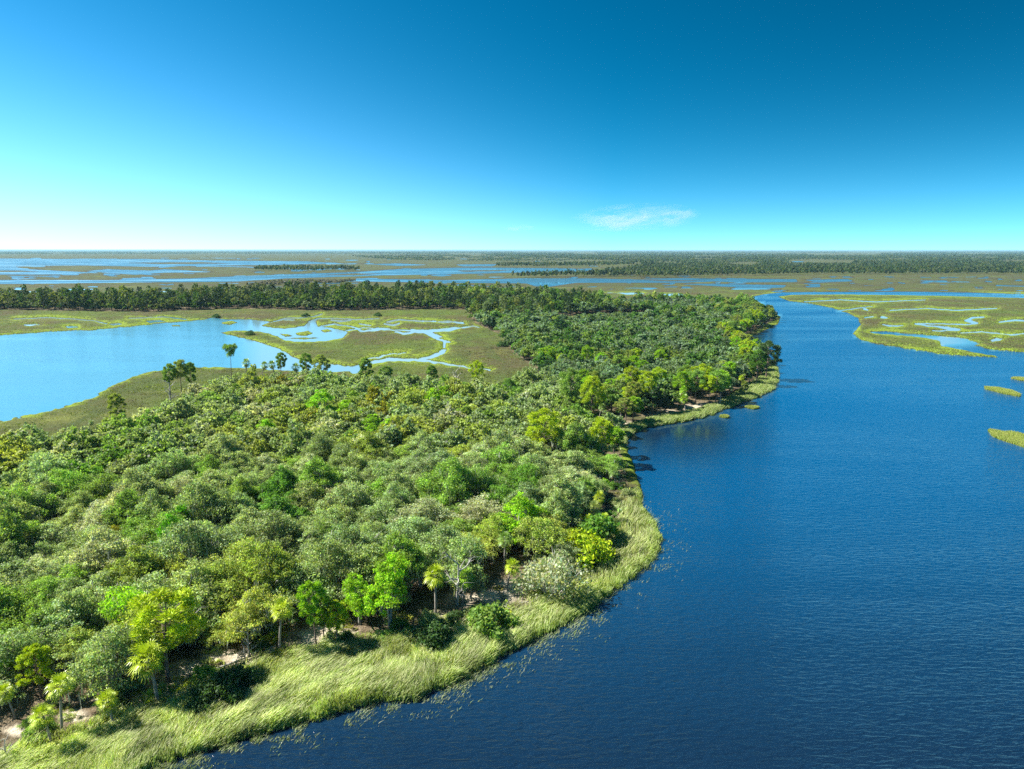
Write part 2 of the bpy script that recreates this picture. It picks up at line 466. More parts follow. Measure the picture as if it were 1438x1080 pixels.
bp = b.n('ShaderNodeBump', i_Strength=.8, i_Distance=.5)
nt.links.new(b.math('ADD', nC, b.noise(pos, 2.6, 3, .7)), bp.inputs['Height'])
nt.links.new(bp.outputs[0], pr.inputs['Normal'])
nt.links.new(pr.outputs[0], out.inputs[0])
M_GROUND = m
gme = mk_mesh('ground', G.reshape(-1, 3), Q, [m], zone=zone, smooth=True)
tag(link('ground', gme), 'brown and green salt marsh flats cut by creeks', kind='structure')

# bed of river and bays
bed = np.array([(-60000, -3000, -2.4), (60000, -3000, -2.4), (60000, 60000, -2.4), (-60000, 60000, -2.4)], float)
m, nt, out = new_mat('mud'); b = NB(nt)
pr = b.n('ShaderNodeBsdfPrincipled', i_Roughness=.9)
b.put(pr.inputs['Base Color'], b.mix(b.noise(b.coords(), .1), (.05, .04, .025), (.08, .065, .04)))
nt.links.new(pr.outputs[0], out.inputs[0])
tag(link('riverbed', mk_mesh('riverbed', bed, np.array([[0, 1, 2, 3]]), [m])), 'dark mud bed under the river', kind='structure')

# ------------------------------------------------------------------ water
wr = np.concatenate([np.arange(352.4, 380, 3), np.arange(380, 560, 6), np.arange(560, 1200, 25), [1300, 1500, 1900, 2400, 3200]])
wc = np.concatenate([np.arange(-2600, -100, 250), np.arange(-100, 1540, 12), np.arange(1540, 4200, 250)])
WX, WY = np.meshgrid(wc, wr)
W = U(WX, WY, 0.0)
inriv = sd_poly(WX, WY, RIVER); inbay = sd_poly(WX, WY, BAY)
chop = np.full(WX.shape, .07)
chop = np.where(inbay < 4, np.clip(.9 - .8 * np.clip((WX - 300) / 60, 0, 1), .1, .9), chop)
chop = np.where(inriv < 4, 1.0, chop)

calm = np.exp(-1.15 * (((WX - 955) / 105) ** 2 + ((WY - 612) / 36) ** 2)) + np.exp(-(((WX - 1062) / 30) ** 2 + ((WY - 478) / 10) ** 2)) + np.exp(-(((WX - 1320) / 75) ** 2 + ((WY - 480) / 10) ** 2))
chop = chop * (1 - .9 * np.clip(calm, 0, 1))
rgh = .05 + .09 * np.clip(chop, 0, 1) * np.clip((W[..., 1] - 60) / 500, 0, 1)
rgh = np.where(WY < 408, .26, rgh)
rgh = np.where(inbay < 4, np.clip(.04 + .10 * chop, .04, .13), rgh)
glare = np.where(inbay < 16, .48 + .3 * np.clip((WX - 330) / 40, 0, 1), .95)  # sky reflection and glitter of bay and creeks, painted into the water's body colour
glare = np.where(WY < 408, .2, glare)
glare = np.where((inriv < 60) & (WY > 505), 0, glare)
glare = np.where((WY > 540) & (WX < 700), .48, glare)
glare = np.where(inriv < 60, np.where(WY > 505, 0, glare), glare)
glare = np.where(inriv < 6, 0, glare)
glare = np.where((inriv < 6) & (WX > 1215), .9 * np.exp(-(((WX - 1320) / 62) ** 2 + ((WY - 479) / 8) ** 2)), glare)
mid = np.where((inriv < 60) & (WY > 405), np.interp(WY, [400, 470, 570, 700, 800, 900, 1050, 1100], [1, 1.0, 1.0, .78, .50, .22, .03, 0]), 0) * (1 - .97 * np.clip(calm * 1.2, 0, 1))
chop = chop * np.where(inriv < 4, np.clip(3.6 - (W[..., 1] - 80) / 75, 1.0, 3.6), 1)
ir = np.arange(WX.size).reshape(WX.shape)
WQ = np.stack([ir[1:, :-1], ir[1:, 1:], ir[:-1, 1:], ir[:-1, :-1]], -1).reshape(-1, 4)
m, nt, out = new_mat('water'); b = NB(nt)
at = b.n('ShaderNodeAttribute', attribute_name='zone')
sep = b.n('ShaderNodeSeparateColor'); nt.links.new(at.outputs['Color'], sep.inputs[0])
pr = b.n('ShaderNodeBsdfPrincipled', i_IOR=1.33)
b.put(pr.inputs['Roughness'], b.math('MULTIPLY', sep.outputs[1], b.math('MULTIPLY_ADD', b.ramp(b.noise(b.coords((.22, 1, 1), (0, 0, R(5))), .018, 4, .6, .8), .36, .62), 1.5, .35)))
big = b.noise(b.coords((.4, 1, 1), (0, 0, R(8))), .02, 4, .6, 1.0)
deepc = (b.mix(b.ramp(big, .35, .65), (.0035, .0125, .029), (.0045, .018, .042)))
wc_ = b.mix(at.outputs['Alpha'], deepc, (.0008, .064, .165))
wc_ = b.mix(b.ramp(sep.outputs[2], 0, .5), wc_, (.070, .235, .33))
wc_ = b.mix(b.ramp(sep.outputs[2], .5, 1), wc_, (.26, .37, .39))  # creeks whitest: bright horizon sky mixed into the base colour
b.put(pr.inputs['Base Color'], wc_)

v1 = b.coords((.30, .95, 1), (0, 0, R(14)))
v2 = b.coords((.42, 1.0, 1), (0, 0, R(-14)))
w1 = b.noise(v1, 1.35, 3, .55, .6)
w2 = b.noise(v2, 2.1, 2, .5, .3)
w3 = b.noise(v1, .16, 2, .5)
hgt = b.math('ADD', b.math('MULTIPLY', w1, 1.0), b.math('MULTIPLY', w2, .38))
hgt = b.math('ADD', hgt, b.math('MULTIPLY', w3, .7))
patch = b.ramp(big, .3, .62)
st = b.math('MULTIPLY', b.math('MULTIPLY', sep.outputs[0], 2.5), b.math('MULTIPLY_ADD', patch, .6, .5))
bp = b.n('ShaderNodeBump', i_Distance=.10)
nt.links.new(st, bp.inputs['Strength']); nt.links.new(hgt, bp.inputs['Height'])
nt.links.new(bp.outputs[0], pr.inputs['Normal'])
nt.links.new(pr.outputs[0], out.inputs[0])
wme = mk_mesh('water', W.reshape(-1, 3), WQ, [m], zone=np.stack([chop * .4, rgh, glare, mid], -1).reshape(-1, 4))
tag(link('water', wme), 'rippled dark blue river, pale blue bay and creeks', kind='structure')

# ------------------------------------------------------------------ foliage builders
def blob_leaves(C, rad, n, size, r, squash=.8, up=-.45, shell=(.45, 1.3), jit=.95):
    """leaf quads spread over the shells of blobs; returns centres, normals"""
    k = len(C)
    w = rad ** 2 / (rad ** 2).sum()
    which = r.choice(k, n, p=w)
    d = unit(r.normal(size=(n, 3)))
    d[:, 2] = np.where(d[:, 2] < up, -d[:, 2] * .6, d[:, 2])
    d = unit(d)
    pos = C[which] + d * (rad[which] * r.uniform(*shell, n))[:, None] * [1, 1, squash]
    nrm = d + r.normal(size=(n, 3)) * jit
    return pos, nrm, which


def oak_shape(r, Rc, Hc, nb, flat=.5):
    """blob centres of a crown made of several lobes of unequal height"""
    nl = int(r.integers(4, 7))
    la = r.uniform(0, 6.28) + np.arange(nl) * 6.283 / nl + r.normal(size=nl) * .3
    lr_ = Rc * r.uniform(.42, .68, nl)
    lc = np.stack([np.cos(la) * lr_, np.sin(la) * lr_, Hc - flat * Hc * .42 + r.uniform(-1.1, .5, nl)], -1)
    lc[0, :2] *= .25; lc[0, 2] = Hc - .2
    lrad = Rc * r.uniform(.40, .58, nl)
    which = np.arange(nb) % nl
    k = np.arange(nb) // nl
    q = np.sqrt((k + .5) / (k.max() + 1)) * r.uniform(.85, 1.1, nb)
    a = k * 2.399 + which * 1.3 + r.uniform(-.4, .4, nb)
    C = lc[which].copy()
    C[:, 0] += np.cos(a) * q * lrad[which]; C[:, 1] += np.sin(a) * q * lrad[which]
    C[:, 2] += -1.0 - q ** 2 * lrad[which] * (.55 + flat * .5) + r.uniform(-.75, .75, nb)
    C[:, :2] += r.normal(size=(nb, 2)) * .3
    C[:, 2] = np.maximum(C[:, 2], 1.2)
    rad = r.uniform(.34, .86, nb) * (Rc / 4.6)
    return C, rad


def make_oak(seed, Rc=4.6, Hc=8.0, nb=150, nleaf=13000, size=.118, moss=110, flat=.5, twig=True):
    r = np.random.default_rng(seed)
    C, rad = oak_shape(r, Rc, Hc, nb, flat)
    pos, nrm, wh = blob_leaves(C, rad, nleaf, size, r)
    s = size * r.uniform(.6, 1.35, nleaf)
    V = quads_at(pos, nrm, s, s * .62, r, bend=.15)
    bt = r.uniform(.62, 1.42, nb)
    t = (r.uniform(.5, 1.55, nleaf) * bt[wh])[:, None] * (1 + r.normal(size=(nleaf, 3)) * [.10, .04, .10])
    crown = mk_mesh('oak_crown', V, seq(nleaf), [M_LEAF], tint=np.clip(t, .2, 2))
    parts = []
    base = np.array([0, 0, -.4]); fork = np.array([r.uniform(-.4, .4), r.uniform(-.4, .4), Hc * .26])
    parts.append(tube([base, base * .5 + fork * .5, fork], [.36, .27, .25], 8))
    order = r.permutation(nb)[:22]
    for i in order:
        e = C[i] + [0, 0, -.2]
        mid = fork * .5 + e * .5 + [0, 0, -.5] + r.normal(size=3) * .35
        m2 = mid * .4 + e * .6 + r.normal(size=3) * .25
        parts.append(tube([fork, mid, m2, e], [.17, .11, .075, .03], 5))
        for _ in range(3):
            e2 = e + unit(r.normal(size=3) + [0, 0, .5]) * rad[i] * 1.35
            parts.append(tube([m2, (m2 + e2) / 2 + r.normal(size=3) * .15, e2], [.055, .04, .015], 4))
    tv, tq = join(parts)
    trunk = mk_mesh('oak_trunk', tv, tq, [M_OAKBARK], smooth=True)
    mm = None
    if moss:
        sel = r.choice(nb, moss)
        d = unit(r.normal(size=(moss, 3))); d[:, 2] = np.abs(d[:, 2]) * r.choice([-1, .7], moss)
        top = C[sel] + d * (rad[sel] * 1.03)[:, None] * [1, 1, .75]
        L = r.uniform(.5, 1.5, moss); w = r.uniform(.05, .13, moss)
        ang = r.uniform(0, 6.28, moss)
        ux = np.stack([np.cos(ang), np.sin(ang), 0 * ang], -1)
        a = top - ux * w[:, None] * .7; b_ = top + ux * w[:, None] * .7
        mid = top - np.stack([r.normal(size=moss) * .06, r.normal(size=moss) * .06, L * .55], -1)
        lo = mid - np.stack([r.normal(size=moss) * .08, r.normal(size=moss) * .08, L * .45], -1)
        c1 = mid - ux * w[:, None]; c2 = mid + ux * w[:, None]
        e1 = lo - ux * w[:, None] * .2; e2 = lo + ux * w[:, None] * .2
        V = np.concatenate([np.stack([a, b_, c2, c1], 1), np.stack([c1, c2, e2, e1], 1)]).reshape(-1, 3)
        tt = np.tile(r.uniform(.7, 1.2, moss), 2)[:, None] * np.array([.40, .43, .33])
        mm = mk_mesh('oak_moss', V, seq(2 * moss), [M_MOSS], tint=tt)
    return dict(crown=crown, trunk=trunk, moss=mm, H=Hc + .3, R=Rc)


def make_pine(seed, Hp=13.0, Rc=3.0, frac=.5, nb=22, nt_=5200, flat=False):
    r = np.random.default_rng(seed)
    lean = r.normal(size=2) * .5
    zs = np.linspace(-.4, Hp * .97, 9)
    path = np.stack([lean[0] * (zs / Hp) ** 2 + np.sin(zs * .5 + seed) * .08, lean[1] * (zs / Hp) ** 2 + np.cos(zs * .4 + seed) * .08, zs], -1)
    parts = [tube(path, np.linspace(.24, .05, 9), 8)]
    at_z = lambda z: np.array([np.interp(z, zs, path[:, 0]), np.interp(z, zs, path[:, 1]), z])
    C = []; rad = []
    for i in range(nb):
        q = (i + .5) / nb
        z = Hp * (1 - frac) + Hp * frac * q
        if flat:
            reach = Rc * (.35 + .75 * q) * r.uniform(.6, 1.1)
            z = Hp * (1 - frac * .55 * (1 - q ** .6))
        else:
            reach = Rc * math.sqrt(max(.05, 1 - (1.75 * (q - .42)) ** 2)) * r.uniform(.55, 1.05)
        a = i * 2.4 + r.uniform(-.5, .5)
        s0 = at_z(max(z - reach * .35, Hp * .3))
        e = at_z(z) + [math.cos(a) * reach, math.sin(a) * reach, r.uniform(0, .5)]
        mid = (s0 + e) / 2 + [0, 0, -.1]
        parts.append(tube([s0, mid, e], [.075, .05, .02], 5))
        C.append(e); rad.append(r.uniform(.6, 1.05) * Rc / 2.9)
    C.append(at_z(Hp)); rad.append(.7 * Rc / 3)
    for k in range(7 if flat else 0):
        C.append(at_z(Hp * .97) + [math.cos(k * .9) * Rc * .38, math.sin(k * .9) * Rc * .38, r.uniform(-.2, .5)]); rad.append(Rc * .27)
    C = np.array(C); rad = np.array(rad)
    # needle sprays: thin blades pointing outward
    wh = r.choice(len(C), nt_, p=rad ** 2 / (rad ** 2).sum())
    d = unit(r.normal(size=(nt_, 3)) + [0, 0, .35])
    pos = C[wh] + d * (rad[wh] * r.uniform(.35, 1.0, nt_))[:, None] * [1, 1, .72]
    T = unit(d + r.normal(size=(nt_, 3)) * .45 + [0, 0, .25])
    N = np.cross(T, r.normal(size=(nt_, 3)))
    V = quads_at(pos, N, r.uniform(.17, .34, nt_), r.uniform(.05, .10, nt_), r, T=T)
    bt = r.uniform(.8, 1.2, len(C))
    t = (r.uniform(.7, 1.3, nt_) * bt[wh])[:, None] * (1 + r.normal(size=(nt_, 3)) * [.08, .03, .08])
    crown = mk_mesh('pine_crown', V, seq(nt_), [M_NEEDLE], tint=np.clip(t, .2, 2))
    tv, tq = join(parts)
    return dict(crown=crown, trunk=mk_mesh('pine_trunk', tv, tq, [M_PINEBARK], smooth=True), H=Hp + .5, R=Rc)


def fan_leaf(r, base, az, el, L, nseg=11, fl=.95, w=.06):
    """a costapalmate leaf: petiole blade and a folded fan"""
    d = np.array([math.cos(az) * math.cos(el), math.sin(az) * math.cos(el), math.sin(el)])
    side = np.array([-math.sin(az), math.cos(az), 0])
    upv = np.cross(d, side)
    hub = base + d * L + [0, 0, -.12 * L * L * .5]
    out_ = [np.stack([base - side * .025, base + side * .025, hub + side * .018, hub - side * .018])]
    for k in range(nseg):
        a = (k / (nseg - 1) - .5) * R(230)
        t = d * math.cos(a) + side * math.sin(a)
        t = t + upv * (.12 * abs(math.sin(a))) + [0, 0, -.10]
        t = t / np.linalg.norm(t)
        ln = fl * (1 - .25 * abs(a) / R(115)) * r.uniform(.85, 1.1)
        wv = np.cross(t, upv); wv = wv / np.linalg.norm(wv)
        mid = hub + t * ln * .55
        tip = hub + t * ln + [0, 0, -.28 * ln]
        out_.append(np.stack([hub - wv * w * .3, mid - wv * w, mid + wv * w, hub + wv * w * .3]))
        out_.append(np.stack([mid - wv * w, tip - wv * .01, tip + wv * .01, mid + wv * w]))
    return np.concatenate(out_), len(out_)


def make_palm(seed, Hp=5.5, nleaf=30):
    r = np.random.default_rng(seed)
    zs = np.linspace(-.3, Hp, 9)
    lean = r.normal(size=2) * .55
    path = np.stack([lean[0] * (zs / Hp) ** 1.6, lean[1] * (zs / Hp) ** 1.6, zs], -1)
    path[0, :2] = path[1, :2] = 0
    tv, tq = tube(path, [.22, .19, .165, .16, .155, .155, .16, .19, .15], 9)
    top = path[-1]
    V = []; t = []; Vd = []; td = []
    for i in range(nleaf):
        q = i / nleaf
        el = R(78) - q * R(120) + r.normal() * .1
        v, n = fan_leaf(r, top + [0, 0, .1 - .25 * q], i * 2.4 + r.normal() * .2, el, r.uniform(.75, 1.1))
        br = r.uniform(.75, 1.25)
        V.append(v); t += [br] * n
    for i in range(9):
        v, n = fan_leaf(r, top + [0, 0, -.25], i * .75 + r.normal() * .2, R(-62) + r.normal() * .12, r.uniform(.6, .9), 7, .75, .06)
        Vd.append(v); td += [r.uniform(.7, 1.2)] * n
    V = np.concatenate(V); Vd = np.concatenate(Vd)
    return dict(crown=mk_mesh('palm_crown', V, seq(len(V) // 4), [M_FROND], tint=np.array(t)[:, None] * np.ones(3)),
                dry=mk_mesh('palm_dry', Vd, seq(len(Vd) // 4), [M_FROND], tint=np.array(td)[:, None] * np.array([.30, .21, .09])),
                trunk=mk_mesh('palm_trunk', tv, tq, [M_PALMBARK], smooth=True), H=Hp + 1.3, R=1.7)


def make_palmetto(seed, n=16):
    r = np.random.default_rng(seed)
    V = []; t = []; stems = []
    for i in range(n):
        p = np.array([r.normal() * .55, r.normal() * .55, 0.05])
        v, k = fan_leaf(r, p, r.uniform(0, 6.28), R(r.uniform(25, 80)), r.uniform(.6, 1.2), 9, .7, .06)
        V.append(v); t += [r.uniform(.7, 1.3)] * k
    for i in range(4):
        a = r.uniform(0, 6.28)
        stems.append(tube([[0, 0, -.1], [math.cos(a) * .4, math.sin(a) * .4, .12], [math.cos(a) * .9, math.sin(a) * .9, .2]], [.1, .09, .07], 6))
    V = np.concatenate(V)
    sv, sq = join(stems)
    return dict(crown=mk_mesh('palmetto_fronds', V, seq(len(V) // 4), [M_FROND], tint=np.array(t)[:, None] * np.ones(3)),
                trunk=mk_mesh('palmetto_stem', sv, sq, [M_PALMBARK], smooth=True), H=1.7, R=1.4)


def make_shrub(seed, Rc=1.6, Hc=2.4, nb=16, nleaf=2600, size=.14, bare=0):
    r = np.random.default_rng(seed)
    a = r.uniform(0, 6.28, nb); q = np.sqrt(r.uniform(0, 1, nb))
    C = np.stack([np.cos(a) * Rc * q, np.sin(a) * Rc * q, .45 + (Hc - .9) * (1 - q ** 2) * r.uniform(.55, 1.05, nb)], -1)
    rad = r.uniform(.4, .75, nb) * Rc / 1.6
    pos, nrm, wh = blob_leaves(C, rad, nleaf, size, r, .85, -.8)
    s = size * r.uniform(.6, 1.3, nleaf)
    V = quads_at(pos, nrm, s, s * .55, r, bend=.15)
    t = (r.uniform(.7, 1.3, nleaf) * r.uniform(.8, 1.2, nb)[wh])[:, None] * (1 + r.normal(size=(nleaf, 3)) * [.1, .04, .1])
    parts = []
    for i in range(nb):
        e = C[i] + (unit(r.normal(size=3) + [0, 0, .8]) * rad[i] * (1.5 if i < bare else .8))
        parts.append(tube([[C[i][0] * .1, C[i][1] * .1, -.2], C[i] * .55 + r.normal(size=3) * .1, e], [.07, .045, .015], 5))
    tv, tq = join(parts)
    return dict(crown=mk_mesh('shrub_foliage', V, seq(nleaf), [M_LEAF], tint=np.clip(t, .2, 2)), trunk=mk_mesh('shrub_stem', tv, tq, [M_DEADWOOD if bare else M_OAKBARK], smooth=True), H=Hc, R=Rc)


def branchy(r, base, d, L, rad, lvl, parts):
    n = 5
    pts = [base]; p = base.copy(); dd = d.copy()
    for i in range(n - 1):
        dd = unit(dd + r.normal(size=3) * .16 + [0, 0, .03])
        p = p + dd * L / (n - 1)
        pts.append(p.copy())
    rads = np.linspace(rad, rad * (.45 if lvl else .2), n)
    parts.append(tube(pts, rads, 6 if rad > .06 else 4))
    if lvl:
        for k in range(4 if lvl > 1 else 5):
            i = r.integers(1, n)
            nd = unit(dd * .6 + r.normal(size=3) * .75 + [0, 0, .15])
            branchy(r, np.array(pts[i]), nd, L * r.uniform(.4, .62), rads[i] * .6, lvl - 1, parts)


def make_dead(seed, Hd=6.0):
    r = np.random.default_rng(seed)
    trunk = []; limbs = []
    zs = np.linspace(-.3, Hd * .8, 7)
    path = np.stack([np.cumsum(r.normal(size=7) * .08), np.cumsum(r.normal(size=7) * .08), zs], -1)
    trunk = tube(path, np.linspace(.2, .07, 7), 7)
    for k in range(9):
        i = 2 + k % 5
        a = k * 2.4
        branchy(r, path[i], unit(np.array([math.cos(a), math.sin(a), r.uniform(.3, 1.0)])), Hd * r.uniform(.22, .38), .07, 1, limbs)
    lv, lq = join(limbs)
    return dict(trunk=mk_mesh('dead_trunk', *trunk, [M_DEADWOOD], smooth=True), limbs=mk_mesh('dead_limbs', lv, lq, [M_DEADWOOD], smooth=True), H=Hd, R=1.5)


OAKS = [make_oak(100 + i, Rc=[4.6, 5.0, 4.2, 4.8, 4.4, 5.2, 4.0, 4.7][i], Hc=[8, 7.6, 8.4, 7.2, 8.6, 8, 7.4, 7.8][i], flat=[.5, .42, .6, .5, .62, .4, .55, .5][i], moss=[190, 260, 120, 320, 190, 260, 130, 380][i]) for i in range(8)]
BAYS = [make_oak(200 + i, Rc=3.8, Hc=[8.6, 9.2, 8.0][i], nb=130, nleaf=12500, size=.118, moss=0, flat=.68) for i in range(3)]
PINES = [make_pine(300 + i, Hp=[13, 12, 14, 11][i], Rc=[4.0, 3.2, 3.6, 3.0][i], frac=[.58, .55, .5, .65][i], nb=30, nt_=8000) for i in range(4)]
FLATPINES = [make_pine(320 + i, Hp=14, Rc=[4.6, 3.8][i], frac=.5, nb=22, nt_=5200, flat=True) for i in range(2)]
PALMS = [make_palm(400 + i, [5.5, 4.6, 6.4][i]) for i in range(3)]
PALMETTOS = [make_palmetto(500 + i) for i in range(3)]
SHRUBS = [make_shrub(600 + i) for i in range(3)]
SILVER = [make_shrub(620, 2.4, 3.4, 18, 2200, .13, bare=14)]
DEADS = [make_dead(700 + i) for i in range(3)]

COLORS = {
    'grey-green': (.285, .365, .165), 'olive': (.310, .375, .085), 'deep green': (.120, .245, .035), 'mid green': (.220, .345, .070),
    'bright green': (.265, .455, .025), 'yellow-green': (.390, .490, .025), 'silvery': (.410, .450, .290), 'dark green': (.070, .132, .042),
}
NAMES = {'live_oak_tree': 'live oak', 'bay_tree': 'broadleaf', 'pine_tree': 'pine', 'cabbage_palm': 'palm', 'palmetto_bush': 'bush', 'shrub': 'shrub', 'dead_tree': 'dead tree'}
counts = {}


def plant(kind, proto, x, y, color, label, cat, group=None, s=1.0, sz=None, z=.45, rot=None, lean=None):
    root = bpy.data.objects.new(kind, None)
    COL.objects.link(root)
    root.empty_display_size = .5
    root.location = (x, y, z)
    root.rotation_euler = (lean[0] if lean else 0, lean[1] if lean else 0, random.uniform(0, 6.28) if rot is None else rot)
    root.scale = (s, s, sz if sz else s)
    tag(root, label, cat, group)
    c = color
    if 'crown' in proto:
        link('fronds' if kind in ('palmetto_bush',) else ('foliage' if kind == 'shrub' else 'crown'), proto['crown'], root, c)
    if proto.get('trunk'): link('stem' if kind in ('palmetto_bush', 'shrub') else 'trunk', proto['trunk'], root)
    if proto.get('moss'): link('moss_clumps', proto['moss'], root, (1, 1, 1))
    if proto.get('dry'): link('dry_fronds', proto['dry'], root, (1, 1, 1))
    if proto.get('limbs'): link('limbs', proto['limbs'], root)
    counts[kind] = counts.get(kind, 0) + 1
    return root


def vary(c, r=random, k=.12):
    f = 1 + r.uniform(-k, k) * 1.4
    return (c[0] * f * (1 + r.uniform(-k, k) * .6), c[1] * f, c[2] * f * (1 + r.uniform(-k, k)))


